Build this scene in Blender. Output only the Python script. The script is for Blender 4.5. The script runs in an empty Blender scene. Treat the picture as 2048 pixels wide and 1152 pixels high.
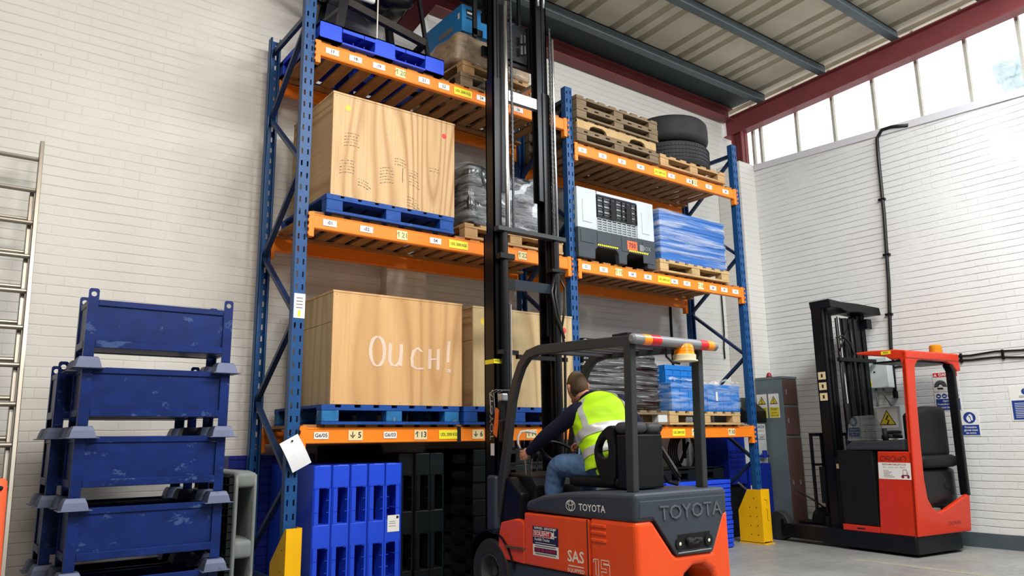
import bpy, math, random
from mathutils import Vector, Matrix, noise
SC = bpy.context.scene
COL = SC.collection
R = math.radians
random.seed(7)
# ------------------------------------------------------------------ mesh builder
ORG = {}
_tc = {}
def org(o): return ORG.get(o.name, Vector((0, 0, 0))) if o is not None else Vector((0, 0, 0))

def text_geo(body, size, bold=0.0, space=1.0):
    k = (body, round(size, 4), bold, space)
    if k in _tc: return _tc[k]
    c = bpy.data.curves.new('lettering', 'FONT')
    c.body = body; c.size = size; c.align_x = 'CENTER'; c.align_y = 'CENTER'; c.offset = bold * size; c.resolution_u = 2
    c.space_character = space
    o = bpy.data.objects.new('lettering', c)
    me = bpy.data.meshes.new_from_object(o)
    g = ([(v.co.x, v.co.y) for v in me.vertices], [list(p.vertices) for p in me.polygons])
    bpy.data.objects.remove(o); bpy.data.curves.remove(c); bpy.data.meshes.remove(me)
    _tc[k] = g
    return g

class MB:
    def __init__(s): s.v = []; s.f = []; s.m = []; s.mi = 0
    def add(s, vs, fs, mi=None):
        b = len(s.v); s.v += [tuple(v) for v in vs]
        for f in fs: s.f.append([i + b for i in f]); s.m.append(s.mi if mi is None else mi)
        return s
    def box(s, x0, x1, y0, y1, z0, z1, mi=None):
        return s.add([(x0,y0,z0),(x1,y0,z0),(x1,y1,z0),(x0,y1,z0),(x0,y0,z1),(x1,y0,z1),(x1,y1,z1),(x0,y1,z1)],
              [(0,3,2,1),(4,5,6,7),(0,1,5,4),(1,2,6,5),(2,3,7,6),(3,0,4,7)], mi)
    def bar(s, p, q, w, h=None, up=(0,0,1), mi=None):
        p, q = Vector(p), Vector(q); h = w if h is None else h
        d = (q - p).normalized(); u = Vector(up)
        if abs(d.dot(u)) > .98: u = Vector((0,1,0)) if abs(d.y) < .9 else Vector((1,0,0))
        a = d.cross(u).normalized(); b = a.cross(d).normalized()
        a *= w / 2; b *= h / 2
        return s.add([p-a-b, p+a-b, p+a+b, p-a+b, q-a-b, q+a-b, q+a+b, q-a+b],
              [(0,1,2,3),(7,6,5,4),(0,4,5,1),(1,5,6,2),(2,6,7,3),(3,7,4,0)], mi)
    def path(s, pts, w, h, up=(1,0,0), mi=None):      # rectangular section swept along a polyline; up = direction of h
        P = [Vector(p) for p in pts]; n = len(P); vs = []; U = Vector(up)
        for i in range(n):
            d = (P[min(i+1,n-1)] - P[max(i-1,0)]).normalized()
            b = (U - d * U.dot(d)).normalized(); a = d.cross(b)
            vs += [P[i]-a*w/2-b*h/2, P[i]+a*w/2-b*h/2, P[i]+a*w/2+b*h/2, P[i]-a*w/2+b*h/2]
        fs = [(0,1,2,3), tuple(4*(n-1)+k for k in (3,2,1,0))]
        for i in range(n-1):
            for k in range(4): fs.append((4*i+k, 4*i+4+k, 4*i+4+(k+1)%4, 4*i+(k+1)%4))
        return s.add(vs, fs, mi)
    def tube(s, pts, r, n=8, mi=None, ry=None, cap=True):
        P = [Vector(p) for p in pts]; m = len(P); vs = []
        rs = r if isinstance(r, (list, tuple)) else [r] * m
        a = None
        for i in range(m):
            d = (P[min(i+1,m-1)] - P[max(i-1,0)]).normalized()
            if a is None:
                u = Vector((0,0,1)) if abs(d.z) < .9 else Vector((1,0,0)); a = d.cross(u).normalized()
            else: a = (a - d * a.dot(d)).normalized()
            b = d.cross(a)
            for k in range(n):
                t = 2*math.pi*k/n; vs.append(P[i] + (a*math.cos(t) + b*math.sin(t)) * rs[i])
        fs = []
        for i in range(m-1):
            for k in range(n): fs.append((i*n+k, i*n+(k+1)%n, (i+1)*n+(k+1)%n, (i+1)*n+k))
        if cap: fs += [tuple(range(n-1,-1,-1)), tuple((m-1)*n+k for k in range(n))]
        return s.add(vs, fs, mi)
    def cyl(s, p, q, r, n=16, mi=None): return s.tube([p, q], r, n, mi)
    def prism(s, poly, a, b, axis='x', mi=None):
        def P(u, v, w): return {'x': (w,u,v), 'y': (u,w,v), 'z': (u,v,w)}[axis]
        n = len(poly)
        vs = [P(u,v,a) for u,v in poly] + [P(u,v,b) for u,v in poly]
        fs = [tuple(range(n)), tuple(range(2*n-1,n-1,-1))] + [(i, n+i, n+(i+1)%n, (i+1)%n) for i in range(n)]
        return s.add(vs, fs, mi)
    def lathe(s, prof, o=(0,0,0), axis='z', n=24, mi=None):     # prof: (r, h)
        o = Vector(o); vs = []; m = len(prof)
        for r, h in prof:
            for k in range(n):
                t = 2*math.pi*k/n; c, d = r*math.cos(t), r*math.sin(t)
                vs.append(o + Vector({'z': (c,d,h), 'x': (h,c,d), 'y': (d,h,c)}[axis]))
        fs = [(i*n+k, i*n+(k+1)%n, (i+1)*n+(k+1)%n, (i+1)*n+k) for i in range(m-1) for k in range(n)]
        cl = prof[0] == prof[-1]
        if prof[0][0] > 1e-4 and not cl: fs.append(tuple(range(n-1,-1,-1)))
        if prof[-1][0] > 1e-4 and not cl: fs.append(tuple((m-1)*n+k for k in range(n)))
        return s.add(vs, fs, mi)
    def quad(s, a, b, c, d, mi=None): return s.add([a,b,c,d], [(0,1,2,3)], mi)
    def plate(s, O, ux, uy, w, h, t, mi=None):     # thin board centred at O, front face t proud along ux x uy
        O, ux, uy = Vector(O), Vector(ux), Vector(uy); nn = ux.cross(uy)
        vs = []
        for k in (0, t):
            for (i, j) in ((-1,-1),(1,-1),(1,1),(-1,1)): vs.append(O + ux*(i*w/2) + uy*(j*h/2) + nn*k)
        return s.add(vs, [(3,2,1,0),(4,5,6,7),(0,1,5,4),(1,2,6,5),(2,3,7,6),(3,0,4,7)], mi)
    def poly(s, pts, O, ux, uy, t, mi=None):
        O, ux, uy = Vector(O), Vector(ux), Vector(uy); nn = ux.cross(uy); n = len(pts)
        vs = [O + ux*a + uy*b for a,b in pts] + [O + ux*a + uy*b + nn*t for a,b in pts]
        return s.add(vs, [tuple(range(n-1,-1,-1)), tuple(range(n,2*n))] + [(i,(i+1)%n,n+(i+1)%n,n+i) for i in range(n)], mi)
    def disc(s, O, ux, uy, r, t, mi=None, n=20): return s.poly([(r*math.cos(2*math.pi*k/n), r*math.sin(2*math.pi*k/n)) for k in range(n)], O, ux, uy, t, mi)
    def text(s, body, size, O, ux, uy, t, mi=None, bold=0.0, fit=None, space=1.0):
        vs, fs = text_geo(body, size, bold, space); k = 1.0
        if fit and vs:
            w = max(v[0] for v in vs) - min(v[0] for v in vs)
            if w > 0: k = fit / w
        O, ux, uy = Vector(O), Vector(ux), Vector(uy); nn = ux.cross(uy)
        return s.add([O + ux*(a*k) + uy*b + nn*t for a,b in vs], fs, mi)
    def ribbon(s, pts, w, O, ux, uy, t, mi=None):
        O, ux, uy = Vector(O), Vector(ux), Vector(uy); nn = ux.cross(uy); n = len(pts); vs = []
        for i in range(n):
            a, b = pts[max(i-1,0)], pts[min(i+1,n-1)]
            dx, dy = b[0]-a[0], b[1]-a[1]; L = math.hypot(dx,dy) or 1
            px, py = -dy/L*w/2, dx/L*w/2
            for sg in (1,-1): vs.append(O + ux*(pts[i][0]+sg*px) + uy*(pts[i][1]+sg*py) + nn*t)
        return s.add(vs, [(2*i,2*i+1,2*i+3,2*i+2) for i in range(n-1)], mi)
    def lump(s, x0, x1, y0, y1, z0, z1, n=(12,8,10), rad=.05, amp=.02, fr=4.0, seed=0, mi=None, shape=None, stretch=(1,1,1)):
        c = Vector(((x0+x1)/2,(y0+y1)/2,(z0+z1)/2)); h = Vector(((x1-x0)/2,(y1-y0)/2,(z1-z0)/2)); idx = {}; vs = []; fs = []
        nx, ny, nz = n
        def vid(i,j,k):
            key = (i,j,k)
            if key not in idx:
                q = Vector((2*i/nx-1, 2*j/ny-1, 2*k/nz-1)); p = Vector((q.x*h.x,q.y*h.y,q.z*h.z))
                inn = Vector([max(-(h[a]-rad), min(h[a]-rad, p[a])) for a in range(3)])
                d = p - inn
                if d.length > 1e-9: p = inn + d.normalized()*min(rad, max(abs(d.x),abs(d.y),abs(d.z)))
                dn = Vector((q.x**5,q.y**5,q.z**5)); dn = dn.normalized() if dn.length > 0 else dn
                w = c + p
                ns = noise.noise(Vector((w.x*fr*stretch[0]+seed, w.y*fr*stretch[1], w.z*fr*stretch[2])))
                w = w + dn*amp*ns
                if shape: w = Vector(shape(w))
                idx[key] = len(vs); vs.append(w)
            return idx[key]
        for i in range(nx):
            for j in range(ny):
                fs.append((vid(i,j,0),vid(i,j+1,0),vid(i+1,j+1,0),vid(i+1,j,0))); fs.append((vid(i,j,nz),vid(i+1,j,nz),vid(i+1,j+1,nz),vid(i,j+1,nz)))
            for k in range(nz):
                fs.append((vid(i,0,k),vid(i+1,0,k),vid(i+1,0,k+1),vid(i,0,k+1))); fs.append((vid(i,ny,k),vid(i,ny,k+1),vid(i+1,ny,k+1),vid(i+1,ny,k)))
        for j in range(ny):
            for k in range(nz):
                fs.append((vid(0,j,k),vid(0,j,k+1),vid(0,j+1,k+1),vid(0,j+1,k))); fs.append((vid(nx,j,k),vid(nx,j+1,k),vid(nx,j+1,k+1),vid(nx,j,k+1)))
        return s.add(vs, fs, mi)
    def xf(s, M, start=0):
        for i in range(start, len(s.v)): s.v[i] = tuple(M @ Vector(s.v[i]))
        return s
    def build(s, name, mats, parent=None, bev=0.0, smooth=False, at=None, label=None, seg=2):
        me = bpy.data.meshes.new(name)
        o0 = org(parent) if at is None else Vector(at)
        me.from_pydata([tuple(Vector(v) - o0) for v in s.v], [], s.f)
        if not isinstance(mats, (list, tuple)): mats = [mats]
        for m in mats: me.materials.append(m)
        if len(mats) > 1: me.polygons.foreach_set('material_index', s.m)
        if smooth: me.polygons.foreach_set('use_smooth', [True]*len(me.polygons))
        me.validate(); me.update()
        o = bpy.data.objects.new(name, me); COL.objects.link(o)
        if parent is not None:
            o.parent = parent; ORG[o.name] = org(parent)
        else:
            o.location = o0; ORG[o.name] = o0
        if bev:
            b = o.modifiers.new('edge', 'BEVEL'); b.width = bev; b.segments = seg; b.limit_method = 'ANGLE'; b.angle_limit = R(35)
        if label: o['label'] = label
        return o
def thing(name, label, cat, loc=(0,0,0), rz=0.0, group=None, local=False):
    o = bpy.data.objects.new(name, None); COL.objects.link(o); o.empty_display_size = .1
    o.location = loc; o.rotation_euler = (0,0,rz)
    o['label'] = label; o['category'] = cat
    if group: o['group'] = group
    ORG[o.name] = Vector((0,0,0)) if local else Vector(loc)
    return o
def tag(o, label, cat, group=None):
    o['label'] = label; o['category'] = cat
    if group: o['group'] = group
    return o
def struct(o): o['kind'] = 'structure'; return o
def kids(o): return [c for c in COL.objects if c.parent == o]
def dup(root, loc=None, rot=None, label=None, group=None):
    def cp(o, par):
        c = o.copy(); COL.objects.link(c); c.parent = par; ORG[c.name] = org(o)
        for ch in kids(o): cp(ch, c)
        return c
    c = cp(root, None)
    if loc is not None: c.location = loc
    if rot is not None: c.rotation_euler = rot
    if label: c['label'] = label
    if group: c['group'] = group
    return c
FX, FZ = (1,0,0), (0,0,1)      # face towards the viewer (-Y)
LX = (0,-1,0)                  # face towards -X
# ------------------------------------------------------------------ materials
def lin(c): return tuple((x/12.92 if x <= .04045 else ((x+.055)/1.055)**2.4) for x in [v/255 for v in c])
class NT:
    def __init__(s, name):
        s.m = bpy.data.materials.new(name); s.m.use_nodes = True; s.t = s.m.node_tree; s.b = s.t.nodes['Principled BSDF']
        s.out = s.t.nodes['Material Output']; s.co = None
    def n(s, t, **k):
        x = s.t.nodes.new(t)
        for a, b in k.items():
            if hasattr(x, a) and a != 'inputs': setattr(x, a, b)
        return x
    def l(s, a, b): s.t.links.new(a, b)
    def coord(s, scale=(1,1,1), swap=None, rnd=False):
        tc = s.n('ShaderNodeTexCoord'); o = tc.outputs['Object']
        if rnd:      # every part gets its own stretch of grain and scuffs
            oi = s.n('ShaderNodeObjectInfo'); mu = s.n('ShaderNodeVectorMath'); mu.operation = 'ADD'; sc_ = s.math('MULTIPLY', oi.outputs['Random'], 17.0)
            s.l(o, mu.inputs[0]); s.l(sc_, mu.inputs[1]); o = mu.outputs[0]
        if swap:
            sp = s.n('ShaderNodeSeparateXYZ'); cb = s.n('ShaderNodeCombineXYZ'); s.l(o, sp.inputs[0])
            for i, a in enumerate(swap): s.l(sp.outputs['XYZ'.index(a)], cb.inputs[i])
            o = cb.outputs[0]
        mp = s.n('ShaderNodeMapping'); mp.inputs['Scale'].default_value = scale; s.l(o, mp.inputs['Vector'])
        return mp.outputs[0]
    def noise(s, vec, scale, detail=3, rough=.55, dist=0):
        x = s.n('ShaderNodeTexNoise'); x.inputs['Scale'].default_value = scale; x.inputs['Detail'].default_value = detail
        x.inputs['Roughness'].default_value = rough; x.inputs['Distortion'].default_value = dist; s.l(vec, x.inputs['Vector']); return x.outputs['Fac']
    def ramp(s, fac, stops):
        x = s.n('ShaderNodeValToRGB'); e = x.color_ramp.elements
        while len(e) < len(stops): e.new(.5)
        for i, (p, c) in enumerate(stops): e[i].position = p; e[i].color = (*c, 1) if len(c) == 3 else c
        s.l(fac, x.inputs[0]); return x.outputs[0]
    def math(s, op, a, b=None, clamp=False):
        x = s.n('ShaderNodeMath'); x.operation = op; x.use_clamp = clamp
        for i, v in enumerate((a, b)):
            if v is None: continue
            if isinstance(v, (int, float)): x.inputs[i].default_value = v
            else: s.l(v, x.inputs[i])
        return x.outputs[0]
    def mix(s, fac, a, b, mode='MIX'):
        x = s.n('ShaderNodeMixRGB'); x.blend_type = mode
        for i, v in enumerate((fac, a, b)):
            if isinstance(v, (int, float)): x.inputs[i].default_value = v
            elif isinstance(v, tuple): x.inputs[i].default_value = (*v, 1)
            else: s.l(v, x.inputs[i])
        return x.outputs[0]
    def bump(s, h, strength=.3, dist=.01):
        x = s.n('ShaderNodeBump'); x.inputs['Strength'].default_value = strength; x.inputs['Distance'].default_value = dist
        s.l(h, x.inputs['Height']); s.l(x.outputs[0], s.b.inputs['Normal'])
    def fin(s, col=None, rough=.5, metal=0, coat=0, spec=.5):
        if col is not None:
            if isinstance(col, tuple): s.b.inputs['Base Color'].default_value = (*col, 1)
            else: s.l(col, s.b.inputs['Base Color'])
        if isinstance(rough, (int, float)): s.b.inputs['Roughness'].default_value = rough
        else: s.l(rough, s.b.inputs['Roughness'])
        s.b.inputs['Metallic'].default_value = metal; s.b.inputs['Coat Weight'].default_value = coat
        s.b.inputs['Specular IOR Level'].default_value = spec
        return s.m
def mat(name, c, rough=.5, metal=0, var=.12, vs=6, bump=0, bs=60, coat=0, scuff=None, ss=9, amt=.62, sc=(1,1,1), spec=.3):
    t = NT(name); c = lin(c); v = t.coord(sc, None, bool(scuff))
    f = t.noise(v, vs, 5)
    col = t.ramp(f, [(.25, tuple(x*(1-var) for x in c)), (.75, tuple(min(1, x*(1+var)) for x in c))])
    if scuff:
        g = t.ramp(t.noise(v, ss, 8, .7, .4), [(amt, (0,0,0)), (amt+.03, (1,1,1))])
        col = t.mix(g, col, lin(scuff))
    if bump: t.bump(t.noise(v, bs, 4), bump)
    return t.fin(col, rough, metal, coat, spec)
def plain(name, c, rough=.5, metal=0, coat=0, spec=.5): return NT(name).fin(lin(c), rough, metal, coat, spec)
def brick(name, swap, c1=(226,223,216), line=(186,180,170), bump=.42, bed=.32, perp=.26):
    """thickly painted brickwork: wandering bed joints, perpends mostly filled with paint"""
    t = NT(name); v = t.coord((1,1,1), swap)
    nz = t.n('ShaderNodeTexNoise'); nz.inputs['Scale'].default_value = 2.6; nz.inputs['Detail'].default_value = 4; t.l(v, nz.inputs['Vector'])
    mx = t.n('ShaderNodeMixRGB'); mx.inputs[0].default_value = .02; t.l(v, mx.inputs[1]); t.l(nz.outputs['Color'], mx.inputs[2]); v2 = mx.outputs[0]
    b = t.n('ShaderNodeTexBrick'); t.l(v2, b.inputs['Vector']); b.inputs['Scale'].default_value = 1; b.inputs['Brick Width'].default_value = .225; b.inputs['Row Height'].default_value = .076
    b.inputs['Mortar Size'].default_value = .0034; b.inputs['Mortar Smooth'].default_value = .5; b.inputs['Bias'].default_value = 0
    sp = t.n('ShaderNodeSeparateXYZ'); t.l(v2, sp.inputs[0])
    pp = t.math('PINGPONG', t.math('DIVIDE', sp.outputs[1], .076), .5)
    bm = t.ramp(pp, [(.02,(1,1,1)),(.085,(0,0,0))])
    keep = t.noise(t.coord((.6,.6,.6), swap), 2.4, 6, .65)
    pm = t.math('MULTIPLY', b.outputs['Fac'], t.ramp(keep, [(.44,(0,0,0)),(.58,(1,1,1))]))
    km = t.math('MULTIPLY', bm, t.ramp(t.noise(v, 1.7, 5, .6), [(.34,(.12,)*3),(.6,(1,1,1))]))
    fine = t.math('MAXIMUM', t.math('MULTIPLY', km, bed), t.math('MULTIPLY', pm, perp))
    tone = t.ramp(t.noise(v, .8, 7, .65), [(.35, lin(c1)), (.8, lin(tuple(x-13 for x in c1)))])
    col = t.mix(fine, tone, lin(line))
    spots = t.ramp(t.noise(v, 23, 2), [(.78, (0,0,0)), (.8, (.6,.6,.6))])
    col = t.mix(spots, col, lin((120,114,106)))
    h = t.math('SUBTRACT', t.math('MULTIPLY', t.noise(v, 22, 5), .3), t.math('MAXIMUM', km, t.math('MULTIPLY', pm, min(1, perp*2.6))))
    t.bump(h, bump, .012)
    return t.fin(col, .62, spec=.35)
def ply(name, grain='z', base=(208,176,132), dark=(156,110,66), knots=True, rings=16.0, amt=1.0):
    t = NT(name); k = {'z': (1,1,.13), 'x': (.13,1,1), 'y': (1,.13,1)}[grain]; kf = {'z': (1,1,.03), 'x': (.03,1,1), 'y': (1,.03,1)}[grain]
    v = t.coord(k); vf = t.coord(kf)
    n = t.noise(v, 1.7, 1.5, .4, .35)
    w = t.math('PINGPONG', t.math('MULTIPLY', n, rings), .5)
    f = t.noise(vf, 60, 4, .6); part = t.ramp(t.noise(v, 1.1, 2), [(.35,(.4,)*3),(.6,(amt,)*3)])
    g = t.ramp(w, [(.0,(1,1,1)),(.30,(.0,)*3)])
    col = t.mix(t.math('MULTIPLY', g, part), lin(base), lin(dark))
    col = t.mix(t.ramp(f, [(.42,(0,0,0)),(.72,(.6,)*3)]), col, lin(tuple(a*.55+b*.45 for a,b in zip(base,dark))))
    col = t.mix(t.ramp(t.noise(v, .9, 3), [(.45,(0,0,0)),(.62,(.4,)*3)]), col, lin(tuple(a*.7+b*.3 for a,b in zip(base,dark))))
    if knots:
        kv = t.coord({'z': (2.3,2.3,1.5), 'x': (1.5,2.3,2.3), 'y': (2.3,1.5,2.3)}[grain])
        vo = t.n('ShaderNodeTexVoronoi'); vo.inputs['Scale'].default_value = 1.3; t.l(kv, vo.inputs['Vector'])
        km = t.ramp(vo.outputs['Distance'], [(.04,(1,1,1)),(.07,(0,0,0))])
        col = t.mix(km, col, lin((96,70,48)))
    return t.fin(col, .6, spec=.25)
def timber(name, c, var=.25, grain='y', spec=.2):
    t = NT(name); k = {'z': (1,1,.06), 'x': (.06,1,1), 'y': (1,.06,1)}[grain]; c = lin(c)
    f = t.noise(t.coord(k, None, True), 45, 5, .65, .3); g = t.noise(t.coord((1,1,1), None, True), 5, 4)
    col = t.ramp(f, [(.3, tuple(x*(1-var) for x in c)), (.7, tuple(min(1,x*(1+var*.6)) for x in c))])
    col = t.mix(t.ramp(g, [(.35,(.5,.5,.5)),(.65,(0,0,0))]), col, tuple(x*.62 for x in c))
    return t.fin(col, .75, spec=spec)
def wrap(name, c, rough=.12, sc=(1.2,1.2,26), strength=.9, coat=.6, var=.35, fs=4):
    t = NT(name); v = t.coord(sc); c = lin(c)
    h = t.noise(v, fs, 6, .6, .8)
    col = t.ramp(h, [(.35, tuple(x*(1-var) for x in c)), (.65, tuple(min(1,x*(1+var)) for x in c))])
    t.bump(h, strength, .03)
    return t.fin(col, rough, coat=coat)
def film(name, sc=(1.5,1.5,22), lo=.04, hi=.55, tint=(235,240,245), fs=4, p0=.42, p1=.68):  # opacity streaks serve as film wrinkles and painted-in highlights
    t = NT(name); h = t.noise(t.coord(sc), fs, 6, .62, .7)
    t.bump(h, .6, .02)
    m = t.fin(lin(tint), .18)
    tr = t.n('ShaderNodeBsdfTransparent'); ms = t.n('ShaderNodeMixShader')
    t.l(t.ramp(h, [(p0,(lo,)*3),(p1,(hi,)*3)]), ms.inputs[0]); t.l(tr.outputs[0], ms.inputs[1]); t.l(t.b.outputs[0], ms.inputs[2]); t.l(ms.outputs[0], t.out.inputs[0])
    return m
def pane(name, tint=(255,255,255), g=.08, milk=0.0):
    t = NT(name); tr = t.n('ShaderNodeBsdfTransparent'); tr.inputs[0].default_value = (*lin(tint),1)
    gl = t.n('ShaderNodeBsdfGlossy'); gl.inputs['Roughness'].default_value = .05; ms = t.n('ShaderNodeMixShader'); ms.inputs[0].default_value = g
    t.l(tr.outputs[0], ms.inputs[1]); t.l(gl.outputs[0], ms.inputs[2]); t.l(ms.outputs[0], t.out.inputs[0]); return t.m

M = dict(
 wall=brick('white_painted_brick', 'XZY'), wallR=brick('white_painted_brick_side', 'YZX', (229,229,226), (176,174,170), .7, .62, .12),
 rack=mat('rack_blue_paint', (28,76,130), .42, var=.12, scuff=(150,165,185), ss=14, amt=.72), brace=mat('brace_blue_paint', (28,48,84), .42, var=.1),
 orange=mat('rack_orange_paint', (248,134,34), .42, var=.06, scuff=(120,70,40), ss=18, amt=.74),
 slat=timber('decking_timber', (172,122,76), .3), timb=timber('pallet_timber', (196,158,112), .25, 'x'), old=timber('weathered_pallet_timber', (134,116,92), .35, 'x'), pale=timber('pale_pallet_timber', (200,168,120), .2, 'x'),
 ply=ply('plywood_front'), plys=ply('plywood_side', 'y', (194,160,116), (140,100,62), True, 13, .95), plyg=ply('plywood_grey', 'z', (198,174,132), (158,126,86), True, 12),
 bpal=mat('blue_pallet_paint', (22,70,146), .62, var=.28, vs=14, scuff=(120,140,150), ss=16, amt=.66), bpal2=mat('faded_blue_pallet_paint', (34,106,160), .65, var=.3, vs=14, scuff=(160,150,120), ss=13, amt=.6),
 bplas=mat('blue_plastic', (36,76,214), .38, var=.06), bplasd=mat('navy_plastic', (22,34,120), .45, var=.1), blkplas=mat('black_plastic', (16,22,24), .35, var=.2), gplas=mat('grey_plastic', (116,122,120), .5, var=.1, vs=10, scuff=(190,195,190), ss=8, amt=.68),
 still=mat('stillage_blue_paint', (10,38,100), .38, var=.3, vs=7, scuff=(58,80,128), ss=6, amt=.60, sc=(1,1,1.6)), foot=mat('worn_blue_grey_steel', (92,101,128), .5, .2, var=.15, scuff=(80,74,70), ss=10, amt=.64),
 black=mat('black_paint', (14,15,19), .36, var=.2), black2=mat('dull_black', (14,15,17), .6, var=.2), dark=plain('dark_void', (8,9,11), .8), grey=mat('dark_grey_paint', (54,61,70), .42, var=.07, vs=4), guard=mat('guard_grey_paint', (50,52,54), .45, var=.06),
 tor=mat('forklift_orange_paint', (232,78,26), .36, var=.05, coat=.2), crown=mat('reach_truck_red_paint', (208,52,22), .34, var=.05, coat=.2),
 chrome=plain('polished_steel', (225,225,228), .12, 1), steel=mat('galvanised_steel', (170,175,178), .4, .7, var=.12), alu=mat('aluminium', (158,152,142), .38, .75, var=.08),
 rubber=mat('tyre_rubber', (46,46,47), .7, var=.25, vs=9), rubd=mat('dusty_rubber', (58,58,60), .85, var=.3, vs=5),
 yellow=mat('yellow_guard_paint', (246,186,16), .42, var=.06, scuff=(120,90,30), ss=16, amt=.74), wht=plain('white_label', (236,234,228), .55), cream=plain('cream_label', (232,214,160), .6), ylab=plain('yellow_label', (240,228,40), .55), ink=plain('black_ink', (24,24,28), .7), ink2=plain('grey_ink', (120,118,112), .7), greeny=plain('olive_ink', (120,130,70), .7),
 paper=plain('paper', (240,242,245), .7), red=plain('red_ink', (206,40,44), .55), navy=plain('sign_blue', (30,62,140), .5), sred=plain('sticker_red', (200,24,44), .5), snavy=plain('sticker_navy', (22,24,66), .5), ydot=plain('yellow_spot', (236,200,70), .7), rdot=plain('red_spot', (214,58,58), .6), chalk=mat('chalk', (228,200,182), .9, var=.05),
 amber=plain('amber_lens', (255,140,10), .25), rlens=plain('red_lens', (206,20,24), .25), lgrey=plain('light_bar_grey', (120,122,126), .4), bcream=plain('beacon_base', (212,200,168), .6),
 skin=mat('skin', (226,160,130), .5, var=.06, vs=9), hair=mat('short_brown_hair', (92,74,54), .8, var=.35, vs=60, bump=.5, bs=180), hiv=mat('hi_vis_yellow', (198,255,28), .6, var=.04), band=mat('reflective_tape', (196,198,200), .35, .2, var=.06), navyk=mat('navy_knit', (18,22,48), .85, var=.2, vs=20, bump=.2), denim=mat('blue_denim', (78,108,148), .8, var=.25, vs=10, bump=.3, bs=140),
 roof=mat('fibre_cement', (206,198,178), .8, var=.1, vs=3, bump=.2, bs=20), purl=mat('grey_green_steel_paint', (92,104,108), .55, var=.1), oxide=mat('hazed_red_oxide_paint', (130,64,66), .5, var=.12, vs=3, scuff=(70,30,32), ss=4, amt=.68), oxd=mat('dark_red_oxide_paint', (104,32,38), .55, var=.15),  # oxide: paint colour greyed and lightened to carry haze
 floor=None, skirt=mat('dark_grey_skirting_paint', (78,88,94), .6, var=.1), glass=pane('window_glass'), clear=pane('clear_screen', (225,228,228), .12), wfr=mat('window_bar', (176,172,160), .6, var=.1),
 bwrap=wrap('black_shrink_wrap', (14,15,16), .1, (.6,.6,9), .35, .8, fs=3), cwrap=wrap('dark_goods_under_film', (36,39,43), .22, (2,2,5), .45, .5, fs=2.5), carton=wrap('wrapped_cartons', (164,140,110), .3, (3,3,5), .4, .3, .2), bluebox=mat('blue_carton', (40,128,190), .5, var=.08), film=film('stretch_film', (1.0,1.0,7), .02, .34, fs=3), filmv=film('sheen_stretch_film', (.45,.45,9), .03, .7, (232,238,246), 2.0, .46, .72), haze=film('loose_film', (3,3,3), .15, .6, (240,240,240), 5),
 btote=mat('bright_blue_tote_plastic', (26,114,196), .45, var=.06), bstk=mat('blue_panel_plastic', (22,98,178), .4, var=.08),
 lock=mat('grey_locker_paint', (104,116,120), .55, var=.05), door=mat('brown_locker_paint', (96,70,66), .55, var=.08), ebox=mat('grey_enamel', (190,198,198), .5, var=.04), hose=plain('black_cable', (14,14,16), .45), cord=plain('white_rope', (226,222,212), .8), cone=mat('orange_plastic', (244,104,64), .45, var=.08, scuff=(250,190,170), ss=9, amt=.7),
 boxg=mat('light_grey_plastic', (190,198,200), .5, var=.06), boxk=mat('dark_grey_plastic', (58,66,72), .5, var=.12), tread=mat('ribbed_floor_plate', (110,110,98), .7, var=.15), comp=mat('blue_machine_paint', (18,44,148), .4, var=.12), orl=plain('orange_reflector', (236,112,30), .35), tape=plain('black_tape', (10,10,12), .5), cerise=plain('red_dome', (150,24,40), .4))
def floor_mat():
    t = NT('worn_concrete'); v = t.coord()
    a = t.noise(v, .8, 8, .65); b = t.noise(v, 9, 6, .7); c = t.noise(t.coord((.5,3,1)), 2.2, 6, .7)
    col = t.ramp(a, [(.3, lin((118,119,116))), (.7, lin((158,158,153)))])
    col = t.mix(t.ramp(b, [(.5,(0,0,0)),(.72,(.5,.5,.5))]), col, lin((96,97,96)))
    col = t.mix(t.ramp(c, [(.58,(0,0,0)),(.75,(.45,.45,.45))]), col, lin((178,174,164)))
    t.bump(b, .12, .01)
    return t.fin(col, t.ramp(b, [(.3,(.35,)*3),(.7,(.6,)*3)]), spec=.4)
M['floor'] = floor_mat()
# ------------------------------------------------------------------ room
TREE = (4.0, 6.78)
m = MB().box(-4.5, 9.4, -6, 6.85, -.12, 0); struct(m.build('floor', M['floor']))
m = MB().prism([(-4.5,6.55),(3.35,6.55),(3.35,6.42),(3.79,6.42),(3.79,6.55),(9.4,6.55),(9.4,6.85),(-4.5,6.85)], 0, 6.25, 'z'); struct(m.build('wall_back', M['wall']))
m = MB().box(8.75, 9.1, 6.15, 6.549, 0, 5.05); struct(m.build('wall_corner_pier', M['wall'], bev=.01))
sill = lambda y: 5.04 + .0485*(y-6.05)
m = MB().prism([(-4,0),(6.55,0),(6.55,sill(6.55)),(-4,sill(-4))], 9.1, 9.35, 'x'); struct(m.build('wall_right', M['wallR']))
m = MB().bar((9.2,6.14,sill(6.14)-.04),(9.2,-4,sill(-4)-.04), .24, .09); struct(m.build('trim_1', plain('sill_paint', (214,212,216), .6)))
m = MB().box(9.085, 9.1, -4, 6.149, 0, .15); struct(m.build('baseboard_right', M['skirt']))
rz = lambda y: 6.03 + .045*(5.85-y)
dull = mat('dull_plaster', (118,114,108), .8)
struct(MB().box(-4.5, 9.35, -6.2, -6, 0, 6.6).build('wall_rear', dull)); struct(MB().box(-4.7, -4.5, -6.2, 6.85, 0, 6.6).build('wall_left', dull))
struct(MB().box(9.1, 9.35, -6, -4.001, 0, 6.6).build('wall_right_return', dull)); struct(MB().box(-4.5, 9.35, -6.2, -4.4, 6.35, 6.45).build('ceiling_rear', dull))
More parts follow.
